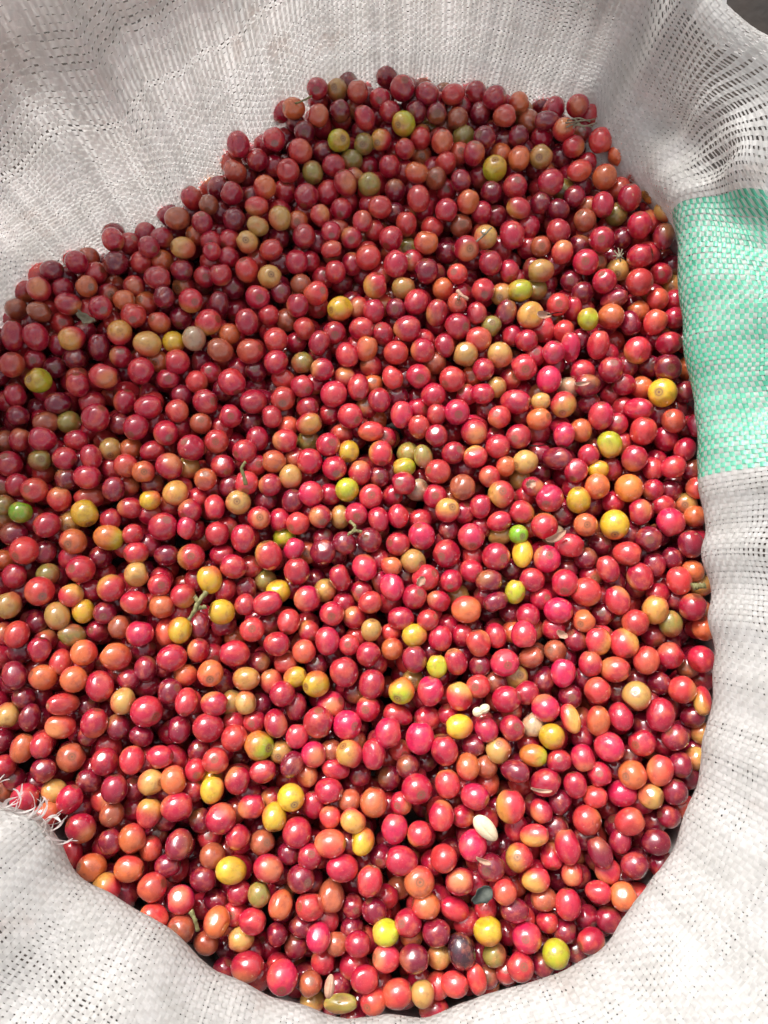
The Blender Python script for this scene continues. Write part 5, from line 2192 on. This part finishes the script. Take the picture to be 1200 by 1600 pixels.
stem("bare_twig", [[(-0.0998, -0.0448, -0.0015), (-0.1027, -0.0497, 0.0008), (-0.1055, -0.0561, 0.0010), (-0.1082, -0.0602, -0.0007)], [(-0.1045, -0.0539, 0.0009), (-0.0992, -0.0531, -0.0003)], [(-0.1030, -0.0507, 0.0008), (-0.1056, -0.0475, 0.0008)]], .0012, M_STEM, "knobbly branched green twig beside a yellow cherry, left of centre", "twig")
stem("cherry_stem", [[(-0.0986, -0.2082, 0.0066), (-0.0962, -0.2118, 0.0077), (-0.0950, -0.2175, 0.0049)]], .0011, M_STEM, "rough green stem pointing down between cherries near the lower left cloth", "stem")
stem("cherry_stem", [[(0.0442, 0.1350, 0.0029), (0.0466, 0.1312, 0.0048), (0.0501, 0.1292, 0.0037)], [(0.0456, 0.1329, 0.0038), (0.0445, 0.1302, 0.0026)]], .0010, M_HUSK, "pale curved stem stub above a small salmon cherry, upper right of centre", "stem")
stem("dry_twig", [[(0.0555, 0.1651, 0.0068), (0.0603, 0.1683, 0.0091), (0.0646, 0.1728, 0.0094)], [(0.0603, 0.1683, 0.0091), (0.0586, 0.1710, 0.0082)]], .0006, M_LEAF, "thin dry twig stuck across a tan cherry, upper right", "twig")
stem("cherry_stem", [[(0.1710, -0.0425, 0.0043), (0.1780, -0.0418, 0.0046)]], .0016, M_STEM, "thick pale stem stub against the right cloth", "stem")
stem("plastic_thread", [[(0.0843, 0.0395, 0.0016), (0.0890, 0.0384, 0.0039), (0.0953, 0.0401, 0.0022)]], .00035, M_WARP, "fine white thread between red cherries, right of centre", "thread")
stem("plastic_thread", [[(0.0969, 0.1188, 0.0049), (0.1006, 0.1190, 0.0071), (0.1056, 0.1203, 0.0053)]], .0003, M_WARP, "fine white thread across a torn red cherry at upper right", "thread")
stem("dry_sprig", [[(0.1132, 0.2461, 0.0068), (0.1187, 0.2446, 0.0099), (0.1312, 0.2478, 0.0081)], [(0.1155, 0.2447, 0.0068), (0.1218, 0.2419, 0.0099), (0.1297, 0.2433, 0.0070)], [(0.1140, 0.2478, 0.0069), (0.1211, 0.2480, 0.0090), (0.1280, 0.2460, 0.0080)], [(0.1174, 0.2425, 0.0068), (0.1206, 0.2437, 0.0099), (0.1252, 0.2407, 0.0069)], [(0.1186, 0.2479, 0.0080), (0.1225, 0.2406, 0.0099), (0.1319, 0.2451, 0.0081)], [(0.1134, 0.2430, 0.0067), (0.1178, 0.2440, 0.0089), (0.1222, 0.2462, 0.0090)]], .00045, M_LEAF, "wispy tuft of dry stems under the lone crimson cherry at the back wall", "dry sprig")
stem("dry_sprig", [[(0.1391, 0.1603, 0.0048), (0.1410, 0.1544, 0.0078), (0.1441, 0.1580, 0.0059)], [(0.1393, 0.1539, 0.0057), (0.1411, 0.1560, 0.0078), (0.1415, 0.1619, 0.0050)], [(0.1426, 0.1536, 0.0047), (0.1403, 0.1552, 0.0078), (0.1382, 0.1570, 0.0047)], [(0.1439, 0.1547, 0.0058), (0.1410, 0.1552, 0.0078), (0.1438, 0.1610, 0.0050)]], .0004, M_LEAF, "small fluffy grey sprig in a gap between maroon cherries at upper right", "dry sprig")
scrap("dry_leaf", (-0.1758, 0.1157, 0.0054), .0135, .0055, -.5, .9, .3, M_LEAF, "curled dry leaf scrap among maroon cherries at upper left", "leaf", .15)
scrap("grey_leaf", (0.0505, -0.2012, 0.0011), .012, .008, .6, .3, 1.0, M_GREYLEAF, "dark grey leaf scrap deep in a gap, lower right of centre", "leaf", .1)
scrap("torn_skin", (0.0975, -0.0140, -0.0011), .012, .0045, .5, 1.2, .2, M_HUSK, "pale empty husk under an orange and tan cherry, right of centre", "husk")
scrap("torn_skin", (0.0838, 0.0165, 0.0022), .0055, .0050, .3, .6, 1.2, M_HUSK, "star shaped pale skin scar on a red cherry under a tan one", "torn skin", .25)
scrap("torn_skin", (0.0980, -0.0684, 0.0019), .0065, .0040, -.5, .7, .6, M_HUSK, "pale torn flake on a brown cherry, lower right of centre", "torn skin", .1)
scrap("torn_skin", (0.0950, 0.1185, 0.0048), .0085, .0042, -.15, .4, .2, M_HUSK, "pale wedge of torn skin on a large red cherry at upper right", "torn skin")
scrap("torn_skin", (0.0205, -0.0388, -0.0011), .0060, .0048, 1.0, .5, .9, M_HUSK, "ragged tan flake on a crimson cherry under a cracked yellow one", "torn skin", .12)
scrap("torn_skin", (0.1158, 0.0759, 0.0042), .0085, .0026, .1, .5, .4, M_HUSK, "shiny torn strip on a maroon cherry left of a red one, upper right", "torn skin")
scrap("torn_skin", (0.0512, -0.1841, 0.0064), .0080, .0028, -.35, .8, .3, M_HUSK, "curved pink tear at the lower edge of a crimson cherry below the bare bean", "torn skin")
scrap("torn_skin", (0.0825, -0.1497, 0.0055), .0110, .0022, -.1, .9, .1, M_HUSK, "long curved pink tear on a maroon cherry, lower right", "torn skin")

print("tris", sum(len(o.data.polygons) * (2 if len(o.data.polygons) and len(o.data.polygons[0].vertices) == 4 else 1) for o in bpy.data.objects if o.type == 'MESH'))
